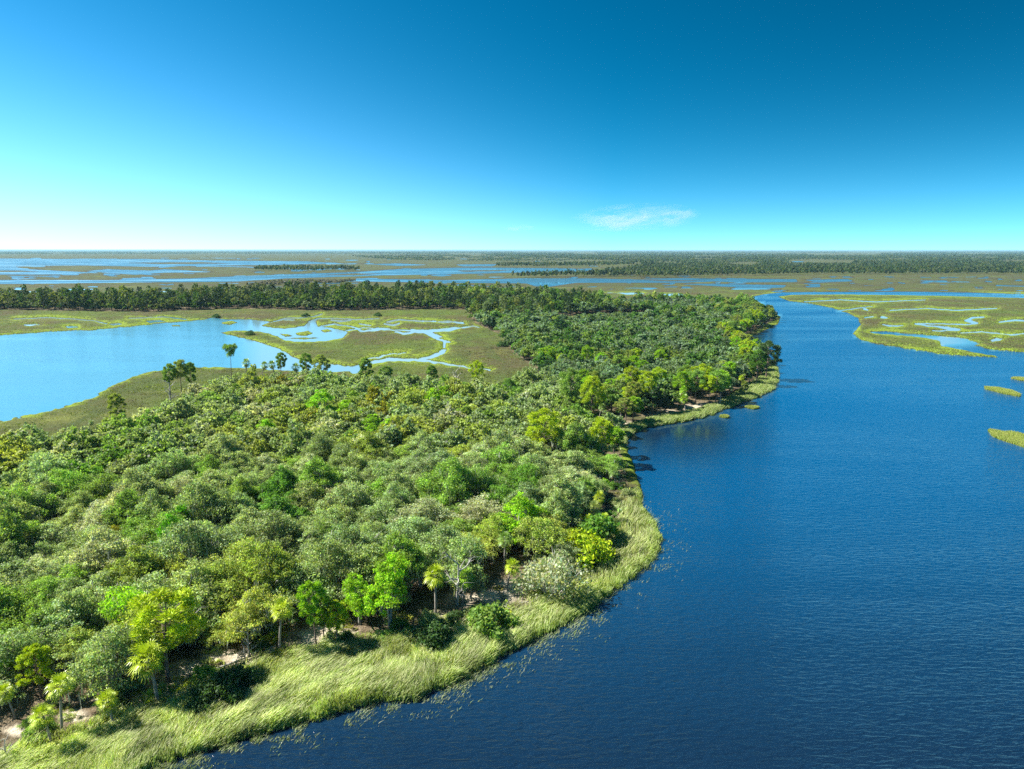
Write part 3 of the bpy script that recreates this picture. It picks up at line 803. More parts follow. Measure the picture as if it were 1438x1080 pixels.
# ------------------------------------------------------------------ the trees one can single out: base px, base py, top py
KEY = [
    ('pine_tree', PINES[0], 237, 958, 835, 'yellow-green', 'tall bright yellow-green pine standing over the sandy shore beside a leaning palm', 1.25),
    ('pine_tree', PINES[3], 58, 982, 906, 'yellow-green', 'slender flat-topped yellow-green pine above the palms in the near corner of the shore', .8),
    ('pine_tree', PINES[1], 444, 910, 818, 'bright green', 'first of two thin bright green pines beside the wide light green tree', .7),
    ('pine_tree', PINES[3], 455, 902, 832, 'mid green', 'darker thin pine close behind the first of the two thin shore pines', .65),
    ('pine_tree', PINES[1], 474, 906, 846, 'yellow-green', 'short bright pine leaning against the wide light green tree', .7),
    ('bay_tree', BAYS[0], 548, 884, 768, 'bright green', 'wide light green broadleaf tree hanging over the shore grass', 1.25),
    ('bay_tree', BAYS[1], 505, 880, 800, 'bright green', 'smaller light green tree joined to the wide light green shore tree', .9),
    ('bay_tree', BAYS[1], 245, 805, 715, 'bright vivid', 'vivid deep green round tree alone among grey-green oaks', 1.15),
    ('bay_tree', BAYS[2], 262, 775, 705, 'bright vivid', 'vivid green tree just behind the vivid round one among grey oaks', .9),
    ('bay_tree', BAYS[0], 160, 780, 735, 'yellow-olive', 'small yellowish olive tree in the grey-green canopy', .7),
    ('cabbage_palm', PALMS[1], 222, 988, 905, 'yellow-green', 'cabbage palm with leaning trunk on bare sand under the big yellow-green pine', 1.1),
    ('cabbage_palm', PALMS[0], 73, 1049, 984, 'yellow-green', 'cabbage palm with pale trunk nearest the bottom corner of the shore', 1),
    ('cabbage_palm', PALMS[2], 88, 1032, 953, 'yellow-green', 'taller cabbage palm with pale trunk just behind the nearest palm', 1),
    ('cabbage_palm', PALMS[0], 22, 1012, 962, 'yellow-green', 'cabbage palm half hidden by grey-green scrub at the photo edge', 1),
    ('cabbage_palm', PALMS[1], 160, 1022, 970, 'yellow-green', 'low leaning cabbage palm at the edge of the shore grass', 1.1),
    ('cabbage_palm', PALMS[0], 712, 832, 783, 'yellow-green', 'yellowish cabbage palm on the sand patch beside the silvery bush', 1),
    ('cabbage_palm', PALMS[1], 650, 850, 800, 'bright green', 'cabbage palm with thick trunk beside the bleached snag', 1),
    ('cabbage_palm', PALMS[2], 662, 846, 806, 'mid green', 'small dark cabbage palm between the thick-trunked palm and the sand patch', 1),
    ('cabbage_palm', PALMS[0], 612, 866, 800, 'yellow-green', 'cabbage palm beside the wide light green tree on the river side', 1),
    ('cabbage_palm', PALMS[2], 708, 800, 750, 'mid green', 'tall cabbage palm rising behind the yellowish palm on the sand', 1),
    ('dead_tree', DEADS[0], 642, 852, 776, None, 'bleached grey snag with bare limbs rising beside palms on the shore', 1),
    ('dead_tree', DEADS[1], 350, 925, 880, None, 'bleached leafless tree leaning over dead brush by the shore log', 1),
    ('shrub', SILVER[0], 775, 838, 778, 'silvery', 'silvery grey half bare bush at the edge of the shore grass', 1.1),
    ('shrub', SHRUBS[0], 690, 890, 846, 'mid green', 'broad rounded green shrub growing out into the shore grass', 1.5),
    ('shrub', SHRUBS[1], 818, 788, 742, 'yellow-green', 'large yellow-green bush with orange side on the inner bend of the shore', 1.6),
    ('shrub', SHRUBS[2], 838, 762, 720, 'deep green', 'dark green bush behind the yellow-green bush on the river bend', 1.6),
    ('shrub', SHRUBS[0], 330, 975, 935, 'dark green', 'dark spreading bush in tree shade beside the fallen log', 1.7),
    ('shrub', SHRUBS[1], 290, 990, 960, 'dark green', 'low dark bush under the big yellow-green pine', 1.5),
    ('shrub', SHRUBS[2], 610, 905, 870, 'dark green', 'dark bush at the grass edge below the wide light green tree', 1.6),
    ('pine_tree', PINES[0], 765, 650, 577, 'yellow-green', 'pale green domed pine alone in the wood behind the river bend', 1.25),
    ('pine_tree', PINES[2], 845, 652, 588, 'yellow-green', 'bright pine with full crown at the water edge of the river bend', 1.1),
    ('pine_tree', PINES[1], 862, 640, 600, 'bright green', 'lower bright pine beside the full-crowned pine at the water edge', 1),
    ('pine_tree', PINES[0], 985, 560, 513, 'yellow-green', 'bright round-topped pine behind the second grassy shore', 1.15),
    ('pine_tree', PINES[2], 1062, 540, 492, 'deep green', 'dark pine just inland of the broad-crowned pine on the river point', 1),
    ('pine_tree', PINES[0], 1076, 532, 481, 'dark green', 'tall dark broad-crowned pine at the water edge of the wooded point', 1.3),
    ('pine_tree', PINES[3], 1044, 556, 535, 'olive', 'small young pine in the grass of the river point', .8),
    ('pine_tree', PINES[1], 912, 580, 522, 'yellow-green', 'tall thin bright pine near the second grassy shore beside brighter palms', .9),
    ('pine_tree', PINES[2], 830, 600, 530, 'yellow-green', 'tall bright pine in the gap between the near wood and the far wood', 1),
    ('pine_tree', PINES[0], 800, 585, 520, 'mid green', 'dark-trunked pine at the corner of the brown meadow', 1),
    ('pine_tree', FLATPINES[1], 326, 540, 484, 'mid green', 'tall umbrella-topped pine silhouetted against the pale bay', .7),
    ('pine_tree', PINES[1], 240, 556, 511, 'mid green', 'first of a cluster of three close pines beside the brown bay shore', .8),
    ('pine_tree', PINES[2], 255, 553, 506, 'olive', 'middle one of the cluster of three close pines beside the brown bay shore', .9),
    ('pine_tree', PINES[3], 270, 550, 509, 'mid green', 'last of the cluster of three close pines beside the brown bay shore', .8),
    ('pine_tree', PINES[3], 166, 600, 553, 'olive', 'lone round-crowned pine in the grass of the near bay shore', .9),
    ('pine_tree', PINES[1], 395, 534, 495, 'mid green', 'thin pine with small flat crown before the marsh point', .7),
    ('pine_tree', PINES[1], 432, 538, 496, 'mid green', 'green pine beside the thin flat pine at the end of the bay', .8),
    ('pine_tree', PINES[2], 452, 540, 499, 'olive', 'full olive pine at the mouth of the small creek', 1),
    ('pine_tree', PINES[3], 515, 545, 503, 'mid green', 'broad dark pine beside the small creek', 1),
    ('pine_tree', PINES[1], 545, 552, 514, 'mid green', 'small pine on the creek side of the brown marsh', .9),
    ('pine_tree', PINES[3], 606, 552, 513, 'mid green', 'pair-trunked green pine before the brown marsh meadow', .9),
    ('pine_tree', PINES[0], 670, 552, 508, 'yellow-green', 'bright pine standing clear against the brown meadow', .8),
    ('cabbage_palm', PALMS[2], 346, 536, 504, 'mid green', 'palm beside the umbrella-topped pine against the pale bay', 1),
    ('cabbage_palm', PALMS[0], 368, 534, 508, 'mid green', 'second palm against the pale bay, right of the umbrella-topped pine', 1),
    ('cabbage_palm', PALMS[0], 387, 534, 507, 'mid green', 'third palm against the pale bay, next to the thin flat pine', 1),
    ('cabbage_palm', PALMS[1], 418, 534, 510, 'mid green', 'palm between the thin flat pine and the full olive pine', 1),
    ('dead_tree', DEADS[2], 640, 548, 515, None, 'small bare snag between pines before the brown meadow', .8),
    ('dead_tree', DEADS[1], 240, 570, 530, None, 'grey snag beside the cluster of close pines', .7),
    ('dead_tree', DEADS[2], 1010, 570, 552, None, 'white tangle of fallen dead branches on the second grassy shore', 1.2),
]
COLORS['bright vivid'] = (.105, .300, .012)
COLORS['yellow-olive'] = (.240, .240, .020)
CATS = {'live_oak_tree': 'tree', 'bay_tree': 'tree', 'pine_tree': 'tree', 'cabbage_palm': 'palm tree', 'palmetto_bush': 'bush', 'shrub': 'bush', 'dead_tree': 'dead tree'}
taken = []
for kind, proto, px, pyb, pyt, cname, label, wide in KEY:
    w = U(px, pyb, .45)
    h = max(height_of(px, pyb, pyt), 1.2)
    sz = h / proto['H']
    s = (sz * .55 + .45) * wide if kind in ('pine_tree',) else (sz if kind != 'shrub' else max(sz, wide * .8))
    if kind == 'bay_tree': s = wide
    ob = plant(kind, proto, w[0], w[1], COLORS[cname] if cname else None, label, CATS[kind], None, s, sz)
    if 'leaning out over' in label:
        ob.rotation_euler = (0, R(10), .4)
    taken.append((w[0], w[1], proto['R'] * s * (.35 if kind in ('pine_tree', 'cabbage_palm', 'dead_tree') else .6)))
TK = np.array(taken)
KEYNEAR = [(x, y) for (x, y, _r), k_ in zip(taken, KEY) if y < 260 and k_[0] in ('pine_tree', 'cabbage_palm', 'dead_tree')]


# ------------------------------------------------------------------ the woods
def jitter_points(poly3, sp, hole=None, maxd=1e9, mind=0):
    pts = np.array([U(p[0], p[1], p[2] if len(p) > 2 else 0)[:2] for p in poly3])
    x0, y0 = pts.min(0); x1, y1 = pts.max(0)
    y1 = min(y1, maxd)
    ny = int((y1 - y0) / (sp * .87)) + 2; nx = int((x1 - x0) / sp) + 2
    jx, jy = np.meshgrid(np.arange(nx), np.arange(ny))
    x = x0 + (jx + .5 * (jy % 2)) * sp + rng.uniform(-.42, .42, jx.shape) * sp
    y = y0 + jy * sp * .87 + rng.uniform(-.42, .42, jx.shape) * sp
    x = x.ravel(); y = y.ravel()
    k = inside(x, y, poly3) & (y > mind)
    if hole is not None: k &= ~inside(x, y, hole)
    x, y = x[k], y[k]
    px, py, d = P(np.stack([x, y, np.full_like(x, 4)], -1))
    k = (px > -70) & (px < 1500) & (py < 1150)
    return x[k], y[k]


nx_, ny_ = jitter_points(N_WOOD, 6.2)
ok = np.ones(len(nx_), bool)
for tx, ty, tr in TK:
    ok &= np.hypot(nx_ - tx, ny_ - ty) > tr
for tx, ty in KEYNEAR:      # open sand round the shore palms and pines, most of it on the water side
    ok &= np.hypot(nx_ - tx, (ny_ - ty + 3.0) * .7) > 5.0
qpx, qpy, _d = P(np.stack([nx_, ny_, np.full_like(nx_, .5)], -1))
for sx, sy, a, c in SANDS:
    ok &= (np.hypot((qpx - sx) / a, (qpy - sy) / c) > .9) | (rng.random(len(nx_)) < .4)
nx_, ny_ = nx_[ok], ny_[ok]
dshore = edge_dist(nx_, ny_, N_WOOD, (0, 20))
dbay = edge_dist(nx_, ny_, N_WOOD, (21, len(N_WOOD)))
tone = vnoise(nx_ / 26, ny_ / 26, 31); tone2 = vnoise(nx_ / 14, ny_ / 14, 32)
dist = np.hypot(nx_, ny_)
order = np.argsort(dist)
LOW = []   # trees that go into the woods built as one mass: x, y, scale, colour, type


def zone_words(x, y, ds, db):
    px, py, _ = P(np.array([x, y, 4.0]))
    if ds < 9:
        return 'at the near sandy shore' if px < 400 else ('behind the grass by the palms' if px < 760 else 'on the inner side of the river bend')
    if db < 16:
        return 'along the bay side of the near wood' if px < 420 else 'facing the brown marsh meadow'
    if py > 760:
        return 'in the front canopy near the shore pines' if px < 420 else 'behind the wide light green tree'
    if py > 660:
        return 'in the middle canopy below the bay' if px < 420 else 'in the canopy beside the bend'
    return 'in the back canopy toward the bay' if px < 420 else 'in the back canopy toward the meadow'


MAXN = 300
for i in order:
    x, y = nx_[i], ny_[i]
    u = random.random()
    t = tone[i] * .62 + tone2[i] * .38
    if dshore[i] < 7 and u < .55:      # thin canopy along the sand edge: palms, bushes
        kind = random.choice(['cabbage_palm', 'cabbage_palm', 'palmetto_bush', 'shrub'])
        if counts.get(kind, 0) > 140: continue
        cname = random.choice(['yellow-green', 'mid green', 'bright green', 'olive'])
        proto = random.choice({'cabbage_palm': PALMS, 'palmetto_bush': PALMETTOS, 'shrub': SHRUBS}[kind])
        zw = zone_words(x, y, dshore[i], dbay[i])
        nm = {'cabbage_palm': 'cabbage palm with fan leaves', 'palmetto_bush': 'low fan-leaved palmetto bush', 'shrub': 'small rounded shrub'}[kind]
        plant(kind, proto, x, y, vary(COLORS[cname]), f'{cname} {nm} {zw}', CATS[kind], f'{cname} {nm} {zw}', random.uniform(.75, 1.15))
        continue
    if t < .30: cname = 'deep green' if u < .5 else 'mid green'
    elif t < .42: cname = 'mid green' if u < .5 else 'grey-green'
    elif t < .62: cname = 'grey-green' if u < .75 else ('silvery' if u < .88 else 'mid green')
    elif t < .72: cname = 'olive' if u < .7 else 'grey-green'
    else: cname = 'bright green' if u < .22 else ('olive' if u < .6 else 'yellow-olive' if u < .68 else 'grey-green')
    edge = min(dshore[i], dbay[i] + 2)
    if dshore[i] < 9 and random.random() < .45: continue
    s = random.uniform(.75, 1.45) * (.72 + .28 * min(1, edge / 14))
    isbay = cname in ('bright green', 'deep green') and random.random() < .6
    if random.random() < .035 and dist[i] < 330:
        zw = zone_words(x, y, dshore[i], dbay[i])
        plant('dead_tree', random.choice(DEADS), x, y, None, f'bare grey dead tree poking through leaves {zw}', 'dead tree', f'dead trees {zw}', random.uniform(1.0, 1.4))
    kind = 'bay_tree' if isbay else 'live_oak_tree'
    if counts.get(kind, 0) < MAXN:
        zw = zone_words(x, y, dshore[i], dbay[i])
        proto = random.choice(BAYS if isbay else OAKS)
        if isbay:
            nm = 'dense broadleaf tree without moss'
        else:
            nm = 'live oak hung with grey moss'
        plant(kind, proto, x, y, vary(COLORS[cname]), f'{cname} {nm} {zw}', 'tree', f'{cname} {nm} {zw}', s, s * random.uniform(.66, 1.22))
    else:
        LOW.append((x, y, s, vary(COLORS[cname]), 'oak'))
# understory bushes in the strip near the shore
qx, qy = jitter_points(N_WOOD, 2.6, maxd=260)
de = edge_dist(qx, qy, N_WOOD, (0, 20))
for x, y, e in zip(qx, qy, de):
    if e > 10 or random.random() > .72 * (1 - e / 13): continue
    kind = random.choice(['palmetto_bush', 'palmetto_bush', 'shrub'])
    if counts.get(kind, 0) >= 290: continue
    px, py, _ = P(np.array([x, y, 1.0]))
    if px < -30: continue
    cname = random.choice(['yellow-green', 'mid green', 'yellow-olive', 'olive'] if kind == 'palmetto_bush' else ['mid green', 'deep green', 'grey-green', 'dark green'])
    place = 'beside the sand patch under the big pine' if px < 330 else ('by the thin shore pines' if px < 520 else ('among the shore palms' if px < 740 else 'on the outer river bend'))
    nm = 'palmetto with spiky fans' if kind == 'palmetto_bush' else 'low leafy shrub'
    plant(kind, random.choice(PALMETTOS if kind == 'palmetto_bush' else SHRUBS), x, y, vary(COLORS[cname]), f'{cname} {nm} {place}', 'bush', f'{cname} {nm} {place}', random.uniform(.55, 1.1) if kind == 'palmetto_bush' else random.uniform(.45, 1.05))
    if random.random() < .06: plant('dead_tree', random.choice(DEADS), x + 1, y, None, f'small bare grey brush {place}', 'dead tree', f'bare grey brush {place}', random.uniform(.3, .6))

# wood on the far side of the bend, and its pines as things
mx_, my_ = jitter_points(M_WOOD, 6.8, CLEARING)
mshore = edge_dist(mx_, my_, M_WOOD, (0, 13))
mmead = edge_dist(mx_, my_, M_WOOD, (21, 28))
mt = vnoise(mx_ / 40, my_ / 40, 41) * .6 + vnoise(mx_ / 18, my_ / 18, 42) * .4
for i in np.argsort(np.hypot(mx_, my_)):
    x, y = mx_[i], my_[i]
    px, py, d = P(np.array([x, y, 5.0]))
    u = random.random()
    pine_zone = (py > 505 and px < 930 and mt[i] > .45) or mshore[i] < 14 or (y > 600 and mt[i] > .58)
    if pine_zone and u < .42:
        cn = random.choice(['yellow-green', 'bright green', 'mid green', 'olive']) if y < 600 else random.choice(['mid green', 'deep green', 'olive'])
        if counts.get('pine_tree', 0) < 240:
            place = 'behind the second grassy shore' if (mshore[i] < 30 and y < 480) else ('at the wooded river point' if mshore[i] < 30 else ('in the wood between river and brown meadow' if y < 560 else 'deep in the far wood'))
            plant('pine_tree', random.choice(PINES), x, y, vary(COLORS[cn]), f'{cn} pine with rounded crown {place}', 'tree', f'{cn} pines {place}', random.uniform(.8, 1.1), random.uniform(.7, 1.0))
        else:
            LOW.append((x, y, random.uniform(.9, 1.2), vary(COLORS[cn]), 'pine'))
    elif mshore[i] < 7 and y < 480 and u < .7 and counts.get('cabbage_palm', 0) < 120:
        cn = random.choice(['yellow-green', 'mid green', 'bright green'])
        plant('cabbage_palm', random.choice(PALMS), x, y, vary(COLORS[cn]), f'{cn} cabbage palm on the second grassy shore', 'palm tree', f'{cn} cabbage palms on the second shore', random.uniform(.8, 1.2))
    else:
        cn = 'grey-green' if mt[i] < .5 and u > .3 else random.choice(['olive', 'grey-green', 'mid green', 'deep green', 'dark green'] + (['dark green', 'dark green', 'deep green'] * 2 if y > 690 else []))
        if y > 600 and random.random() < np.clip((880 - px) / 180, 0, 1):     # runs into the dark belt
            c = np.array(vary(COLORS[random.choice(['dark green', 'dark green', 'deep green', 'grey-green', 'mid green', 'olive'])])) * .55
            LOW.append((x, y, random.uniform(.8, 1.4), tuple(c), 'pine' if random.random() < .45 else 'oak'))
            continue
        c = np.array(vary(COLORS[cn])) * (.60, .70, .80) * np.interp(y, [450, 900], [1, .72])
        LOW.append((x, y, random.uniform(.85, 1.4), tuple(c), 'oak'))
bx_, by_ = jitter_points(B_WOOD, 7.0)
bt_ = vnoise(bx_ / 60, by_ / 60, 51)
for x, y, t in zip(bx_, by_, bt_):
    cn = random.choice(['dark green', 'dark green', 'deep green', 'grey-green', 'mid green', 'olive'])
    ty = 'pine' if random.random() < .45 else 'oak'
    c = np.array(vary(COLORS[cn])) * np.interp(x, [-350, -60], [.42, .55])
    if random.random() < .12: continue
    LOW.append((x, y, random.choice([random.uniform(.6, .95), random.uniform(.9, 1.25), random.uniform(1.1, 1.55)]), tuple(c), ty))


def low_tree(r, ty, d):
    """a lighter tree for the woods that read as one mass; detail follows the distance"""
    k = 2200 if d < 330 else 900 if d < 480 else 420 if d < 700 else 190
    size = min(max(.23, d * .00115), 1.5)
    if ty == 'oak':
        C, rad = oak_shape(r, 4.5, 7.8, 60 if d < 480 else 26, r.uniform(.42, .62))
        pos, nrm, wh = blob_leaves(C, rad * (1.15 if d < 480 else 1.5), k, size, r)
        s = size * r.uniform(.6, 1.3, k)
        V = quads_at(pos, nrm, s, s * .65, r, bend=.1)
        col = r.uniform(.6, 1.45, k)[:, None] * np.ones(3)
        gr = r.random(k) < .07
        col[gr] = -1
    else:
        Hp = 12.5
        nb = 14
        q = (np.arange(nb) + .5) / nb
        a = np.arange(nb) * 2.4
        rr = 2.4 * np.sqrt(np.clip(1 - (1.7 * (q - .42)) ** 2, .05, 1)) * r.uniform(.5, 1.1, nb)
        C = np.stack([np.cos(a) * rr, np.sin(a) * rr, Hp * (.5 + .5 * q)], -1)
        rad = r.uniform(.7, 1.1, nb)
        k = int(k * .7)
        pos, nrm, wh = blob_leaves(C, rad, k, size, r, .8, -.6)
        s = size * r.uniform(.5, 1.1, k)
        V = quads_at(pos, nrm, s, s * .5, r)
        col = r.uniform(.7, 1.3, k)[:, None] * np.ones(3)
    ht = 5.5 if ty == 'oak' else 11
    tv, tq = tube([[0, 0, -.4], [r.normal() * .2, r.normal() * .2, ht * .5], [r.normal() * .3, r.normal() * .3, ht]], [.3, .2, .07], 4)
    return V, col, tv, tq


lr = np.random.default_rng(77)
bank = {}
masses = {'near_wood': [[], [], []], 'river_wood': [[], [], []], 'pine_wood': [[], [], []]}
for x, y, s, c, ty in LOW:
    d = math.hypot(x, y)
    lod = 0 if d < 330 else 1 if d < 480 else 2 if d < 700 else 3
    key = (ty, lod, random.randrange(7))
    if key not in bank:
        bank[key] = low_tree(lr, ty, [260, 400, 580, 850][lod])
    V, col, tv, tq = bank[key]
    a = random.uniform(0, 6.28); ca, sa = math.cos(a), math.sin(a)
    Rm = np.array([[ca, -sa, 0], [sa, ca, 0], [0, 0, 1]]).T
    sc = np.array([s, s, s * random.uniform(.85, 1.2)])
    name = 'near_wood' if inside(np.array([x]), np.array([y]), N_WOOD)[0] else ('river_wood' if inside(np.array([x]), np.array([y]), M_WOOD)[0] else 'pine_wood')
    cc = np.where(col < 0, np.array([.17, .175, .14]), col * np.array(c))
    masses[name][0].append((V @ Rm) * sc + [x, y, .45])
    masses[name][1].append(cc)
    # trunk: its quads are added as loose quads too
    tw = ((tv @ Rm) * sc + [x, y, .45])[tq].reshape(-1, 3)
    masses[name][0].append(tw)
    masses[name][1].append(np.tile([.13, .115, .10], (len(tq), 1)))
for name, (Vs, cs, _) in masses.items():
    if not Vs: continue
    V = np.concatenate(Vs); c = np.concatenate(cs)
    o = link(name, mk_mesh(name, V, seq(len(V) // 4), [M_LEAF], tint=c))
    tag(o, {'near_wood': 'back of the grey-green oak canopy toward bay and meadow', 'river_wood': 'wide grey-green wood between the river and the brown meadow', 'pine_wood': 'dark belt of pines and oaks beyond the bay'}[name], 'woodland', kind='stuff')

# ------------------------------------------------------------------ far forest
fr = np.random.default_rng(5)
FWL = {'east': ('far_forest', 'dark green forest that runs along the eastern horizon'), 'isle': ('island_wood', 'dark clump of far trees on a marsh island'), 'strip': ('marsh_wood', 'thin row of far trees beyond the blue channel'),
       'spit': ('channel_wood', 'low trees on the spit between two far channels'), 'west': ('horizon_forest', 'hazy tree line along the western horizon'), 'mid': ('hammock_wood', 'thin scattered wood in the far brown marsh'), 'pts': ('scrub_wood', 'grey bare scrub beyond the dark tree belt')}
for key, poly in FAR_WOODS.items():
    pp = np.array(poly, float)
    x0, y0 = pp[:, :2].min(0); x1, y1 = pp[:, :2].max(0)
    Vs, cs = [], []
    py = y1
    while py > y0:
        w0 = U(719, py); w1 = U(719, py - .5)
        d = w0[1]
        stepx = max(7.0, d * .0028)             # metres across
        npx = int((x1 - x0) / (stepx * F / d)) + 1
        pxs = x0 + (np.arange(npx) + fr.uniform(0, 1, npx)) * stepx * F / d
        pys = py + fr.uniform(-.25, .25, npx)
        k = (sd_poly(pxs, pys, poly) < 0) & (sd_poly(pxs, pys, FAR_CLEAR) > 0)
        if key == 'west': k &= vnoise(pxs / 40, pys / 1.2, 61) > .18
        if key == 'mid': k &= vnoise(pxs / 18, pys / .8, 62) > .45
        if key == 'east': k &= (vnoise(pxs / 55, pys / 2.2, 63) > np.where(pys < 376, .30, .06))
        for qx_, qy_ in zip(pxs[k], pys[k]):
            w = U(qx_, qy_, .5)
            if w[1] > 26000: continue
            hgt_ = fr.uniform(9, 17) if key in ('east', 'isle', 'spit', 'strip') else fr.uniform(8, 13)
            if key == 'pts': hgt_ = fr.uniform(4, 7)
            wd = max(stepx * .75, 4.5) * fr.uniform(.8, 1.3)
            n = 26 if d < 3200 else 12
            dd = unit(fr.normal(size=(n, 3))); dd[:, 2] = np.abs(dd[:, 2]) * np.where(fr.random(n) < .3, -.5, 1)
            C = np.array([0, 0, hgt_ * .58]) + dd * [wd * .55, wd * .55, hgt_ * .42] * fr.uniform(.6, 1.05, (n, 1))
            sz_ = wd * .30 * fr.uniform(.7, 1.2, n)
            V = quads_at(C, dd + fr.normal(size=(n, 3)) * .5, sz_, np.minimum(sz_ * .8, hgt_ * .2), fr)
            Vs.append(V + w * [1, 1, 0] + [0, 0, .4])
            if key == 'pts': base = np.array([.15, .14, .12])
            else: base = np.array(COLORS[['dark green', 'deep green', 'dark green', 'olive', 'grey-green', 'mid green'][fr.integers(0, 6)]]) * .34
            cs.append(base * fr.uniform(.75, 1.3, (n, 1)))
        py -= .55 if d < 4000 else .42
    if Vs:
        V = np.concatenate(Vs)
        o = link(FWL[key][0], mk_mesh(FWL[key][0], V, seq(len(V) // 4), [M_LEAF], tint=np.concatenate(cs)))
        tag(o, FWL[key][1], 'woodland', kind='stuff')

# ------------------------------------------------------------------ shore grass
def blades(X, Y, Z0, hgt_, lean, r, col, w=.05):
    n = len(X)
    ang = r.uniform(0, 6.28, n)
    ux = np.stack([np.cos(ang), np.sin(ang), 0 * ang], -1) * w
    base = np.stack([X, Y, Z0], -1)
    ln = np.stack([lean[0] + r.normal(size=n) * .28, lean[1] + r.normal(size=n) * .28, np.ones(n)], -1)
    mid = base + ln * [.35, .35, 1] * (hgt_ * .55)[:, None]
    tip = base + ln * [1, 1, .95] * hgt_[:, None]
    V = np.concatenate([np.stack([base - ux, base + ux, mid + ux * .9, mid - ux * .9], 1), np.stack([mid - ux * .9, mid + ux * .9, tip + ux * .12, tip - ux * .12], 1)]).reshape(-1, 3)
    return V, np.concatenate([col, col])


gr = np.random.default_rng(91)
# candidates: ground points between the wood and the water, seen within the frame
def grass_pts(npts, box, smin, smax, mind=0, maxd=420):
    px = gr.uniform(box[0], box[2], npts); py = gr.uniform(box[1], box[3], npts)
    w = U(px, py, .3)
    s = land_sd(px, py)
    k = (s > smin) & (s < smax) & (w[:, 1] > mind) & (w[:, 1] < maxd)
    return px[k], py[k], w[k], s[k]


px, py, w, s = grass_pts(420000, (-60, 690, 945, 1110), 0, 1e9)
inw = inside(w[:, 0], w[:, 1], N_WOOD)
dw = edge_dist(w[:, 0], w[:, 1], N_WOOD, (0, 20))
k = (~inw) | ((dw < 2.2) & (gr.random(len(px)) < .5))
clump = vnoise(w[:, 0] / 1.3, w[:, 1] / 1.3, 71) * .5 + vnoise(w[:, 0] / 4.2, w[:, 1] / 4.2, 72) * .5
sandk = np.zeros(len(px))
for sx, sy, a, c in SANDS:
    sandk = np.maximum(sandk, np.clip(1.6 - np.hypot((px - sx) / a, (py - sy) / c), 0, 1))
k &= gr.random(len(px)) > sandk * .9
k &= gr.random(len(px)) < .35 + clump
w, s, clump = w[k], s[k], clump[k]
n = len(w)
hh = (.75 + .75 * clump) * gr.uniform(.75, 1.2, n) * np.clip(.55 + s / 40, .6, 1)
pal = np.array([(.39, .46, .15), (.50, .53, .26), (.27, .40, .08), (.54, .53, .33), (.22, .29, .08)])
edgeg = np.clip(1 - s / 22, 0, 1)
pick = gr.choice(5, n, p=[.34, .26, .18, .14, .08])
col = pal[pick] * gr.uniform(.75, 1.25, (n, 1))
col = col * (1 - .55 * edgeg[:, None]) + np.array([.20, .30, .03]) * .55 * edgeg[:, None]
zb = .72 * np.tanh(s / 4) - .1
ld = vnoise(w[:, 0] / 6, w[:, 1] / 6, 75)
ld2 = vnoise(w[:, 0] / 7 + 9, w[:, 1] / 7, 76); ld3 = vnoise(w[:, 0] / 2.2, w[:, 1] / 2.2, 77)
col = col * (.62 + .75 * vnoise(w[:, 0] / 2.8, w[:, 1] / 2.8, 78))[:, None] * np.where((ld3 > .72)[:, None], np.array([1.06, 1.04, 1.0]), 1.0)
hh = hh * (.6 + .8 * ld3)
V, c = blades(w[:, 0], w[:, 1], zb, hh, (.35 + 1.1 * (ld - .45), .25 + 1.1 * (ld2 - .5)), gr, col, .045)
tag(link('shore_grass', mk_mesh('shore_grass', V, seq(len(V) // 4), [M_GRASS], tint=c)), 'tall pale yellow-green grass along the near shore', 'grass', kind='stuff')

# second shore and the river point
px, py, w, s = grass_pts(160000, (860, 500, 1100, 625), 0, 1e9, 0, 600)
inw = inside(w[:, 0], w[:, 1], M_WOOD)
k = ~inw & (px > 865)
w, s = w[k], s[k]; n = len(w)
col = pal[gr.choice(5, n, p=[.28, .1, .36, .06, .20])] * gr.uniform(.7, 1.2, (n, 1)) * .85
V, c = blades(w[:, 0], w[:, 1], .72 * np.tanh(s / 4) - .1, gr.uniform(.7, 1.3, n), (.4, .2), gr, col, .10)
tag(link('point_grass', mk_mesh('point_grass', V, seq(len(V) // 4), [M_GRASS], tint=c)), 'green grass strip along the second shore and river point', 'grass', kind='stuff')

# tufts over the marsh flats, coarser where they are farther
px = np.concatenate([gr.uniform(-40, 780, 90000), gr.uniform(1085, 1480, 50000), gr.uniform(-40, 300, 12000)])
py = np.concatenate([gr.uniform(432, 560, 90000), gr.uniform(412, 505, 50000), gr.uniform(540, 625, 12000)])
w = U(px, py, .3); s = land_sd(px, py)
k = (s > .4) & ~inside(w[:, 0], w[:, 1], N_WOOD) & ~inside(w[:, 0], w[:, 1], M_WOOD) & ~inside(w[:, 0], w[:, 1], B_WOOD)
w, s, px = w[k], s[k], px[k]; n = len(w)
dd_ = w[:, 1]
t1 = vnoise(w[:, 0] / 38, w[:, 1] / 38, 85) * .6 + vnoise(w[:, 0] / 11, w[:, 1] / 11, 86) * .4
q1 = np.clip((t1 - .38) * 5, 0, 1)[:, None]; q2 = np.clip((t1 - .55) * 5, 0, 1)[:, None]
col = (np.array([.105, .090, .042]) * (1 - q1) + np.array([.108, .145, .030]) * q1) * (1 - q2) + np.array([.185, .235, .038]) * q2
e_ = np.exp(-np.maximum(s, 0) * dd_ / F / 5.0)[:, None] * np.clip((vnoise(w[:, 0] / 16, w[:, 1] / 9, 87) - .12) * 1.8, 0, 1)[:, None]
col = (col * (1 - e_) + np.array([.28, .39, .03]) * e_) * gr.uniform(.6, 1.4, (n, 1))
V, c = blades(w[:, 0], w[:, 1], .72 * np.tanh(s / 4) - .15, gr.uniform(.25, .55, n) * (.8 + .3 * t1), (.3, .2), gr, col, np.clip(dd_ * .0007, .15, .6)[:, None])
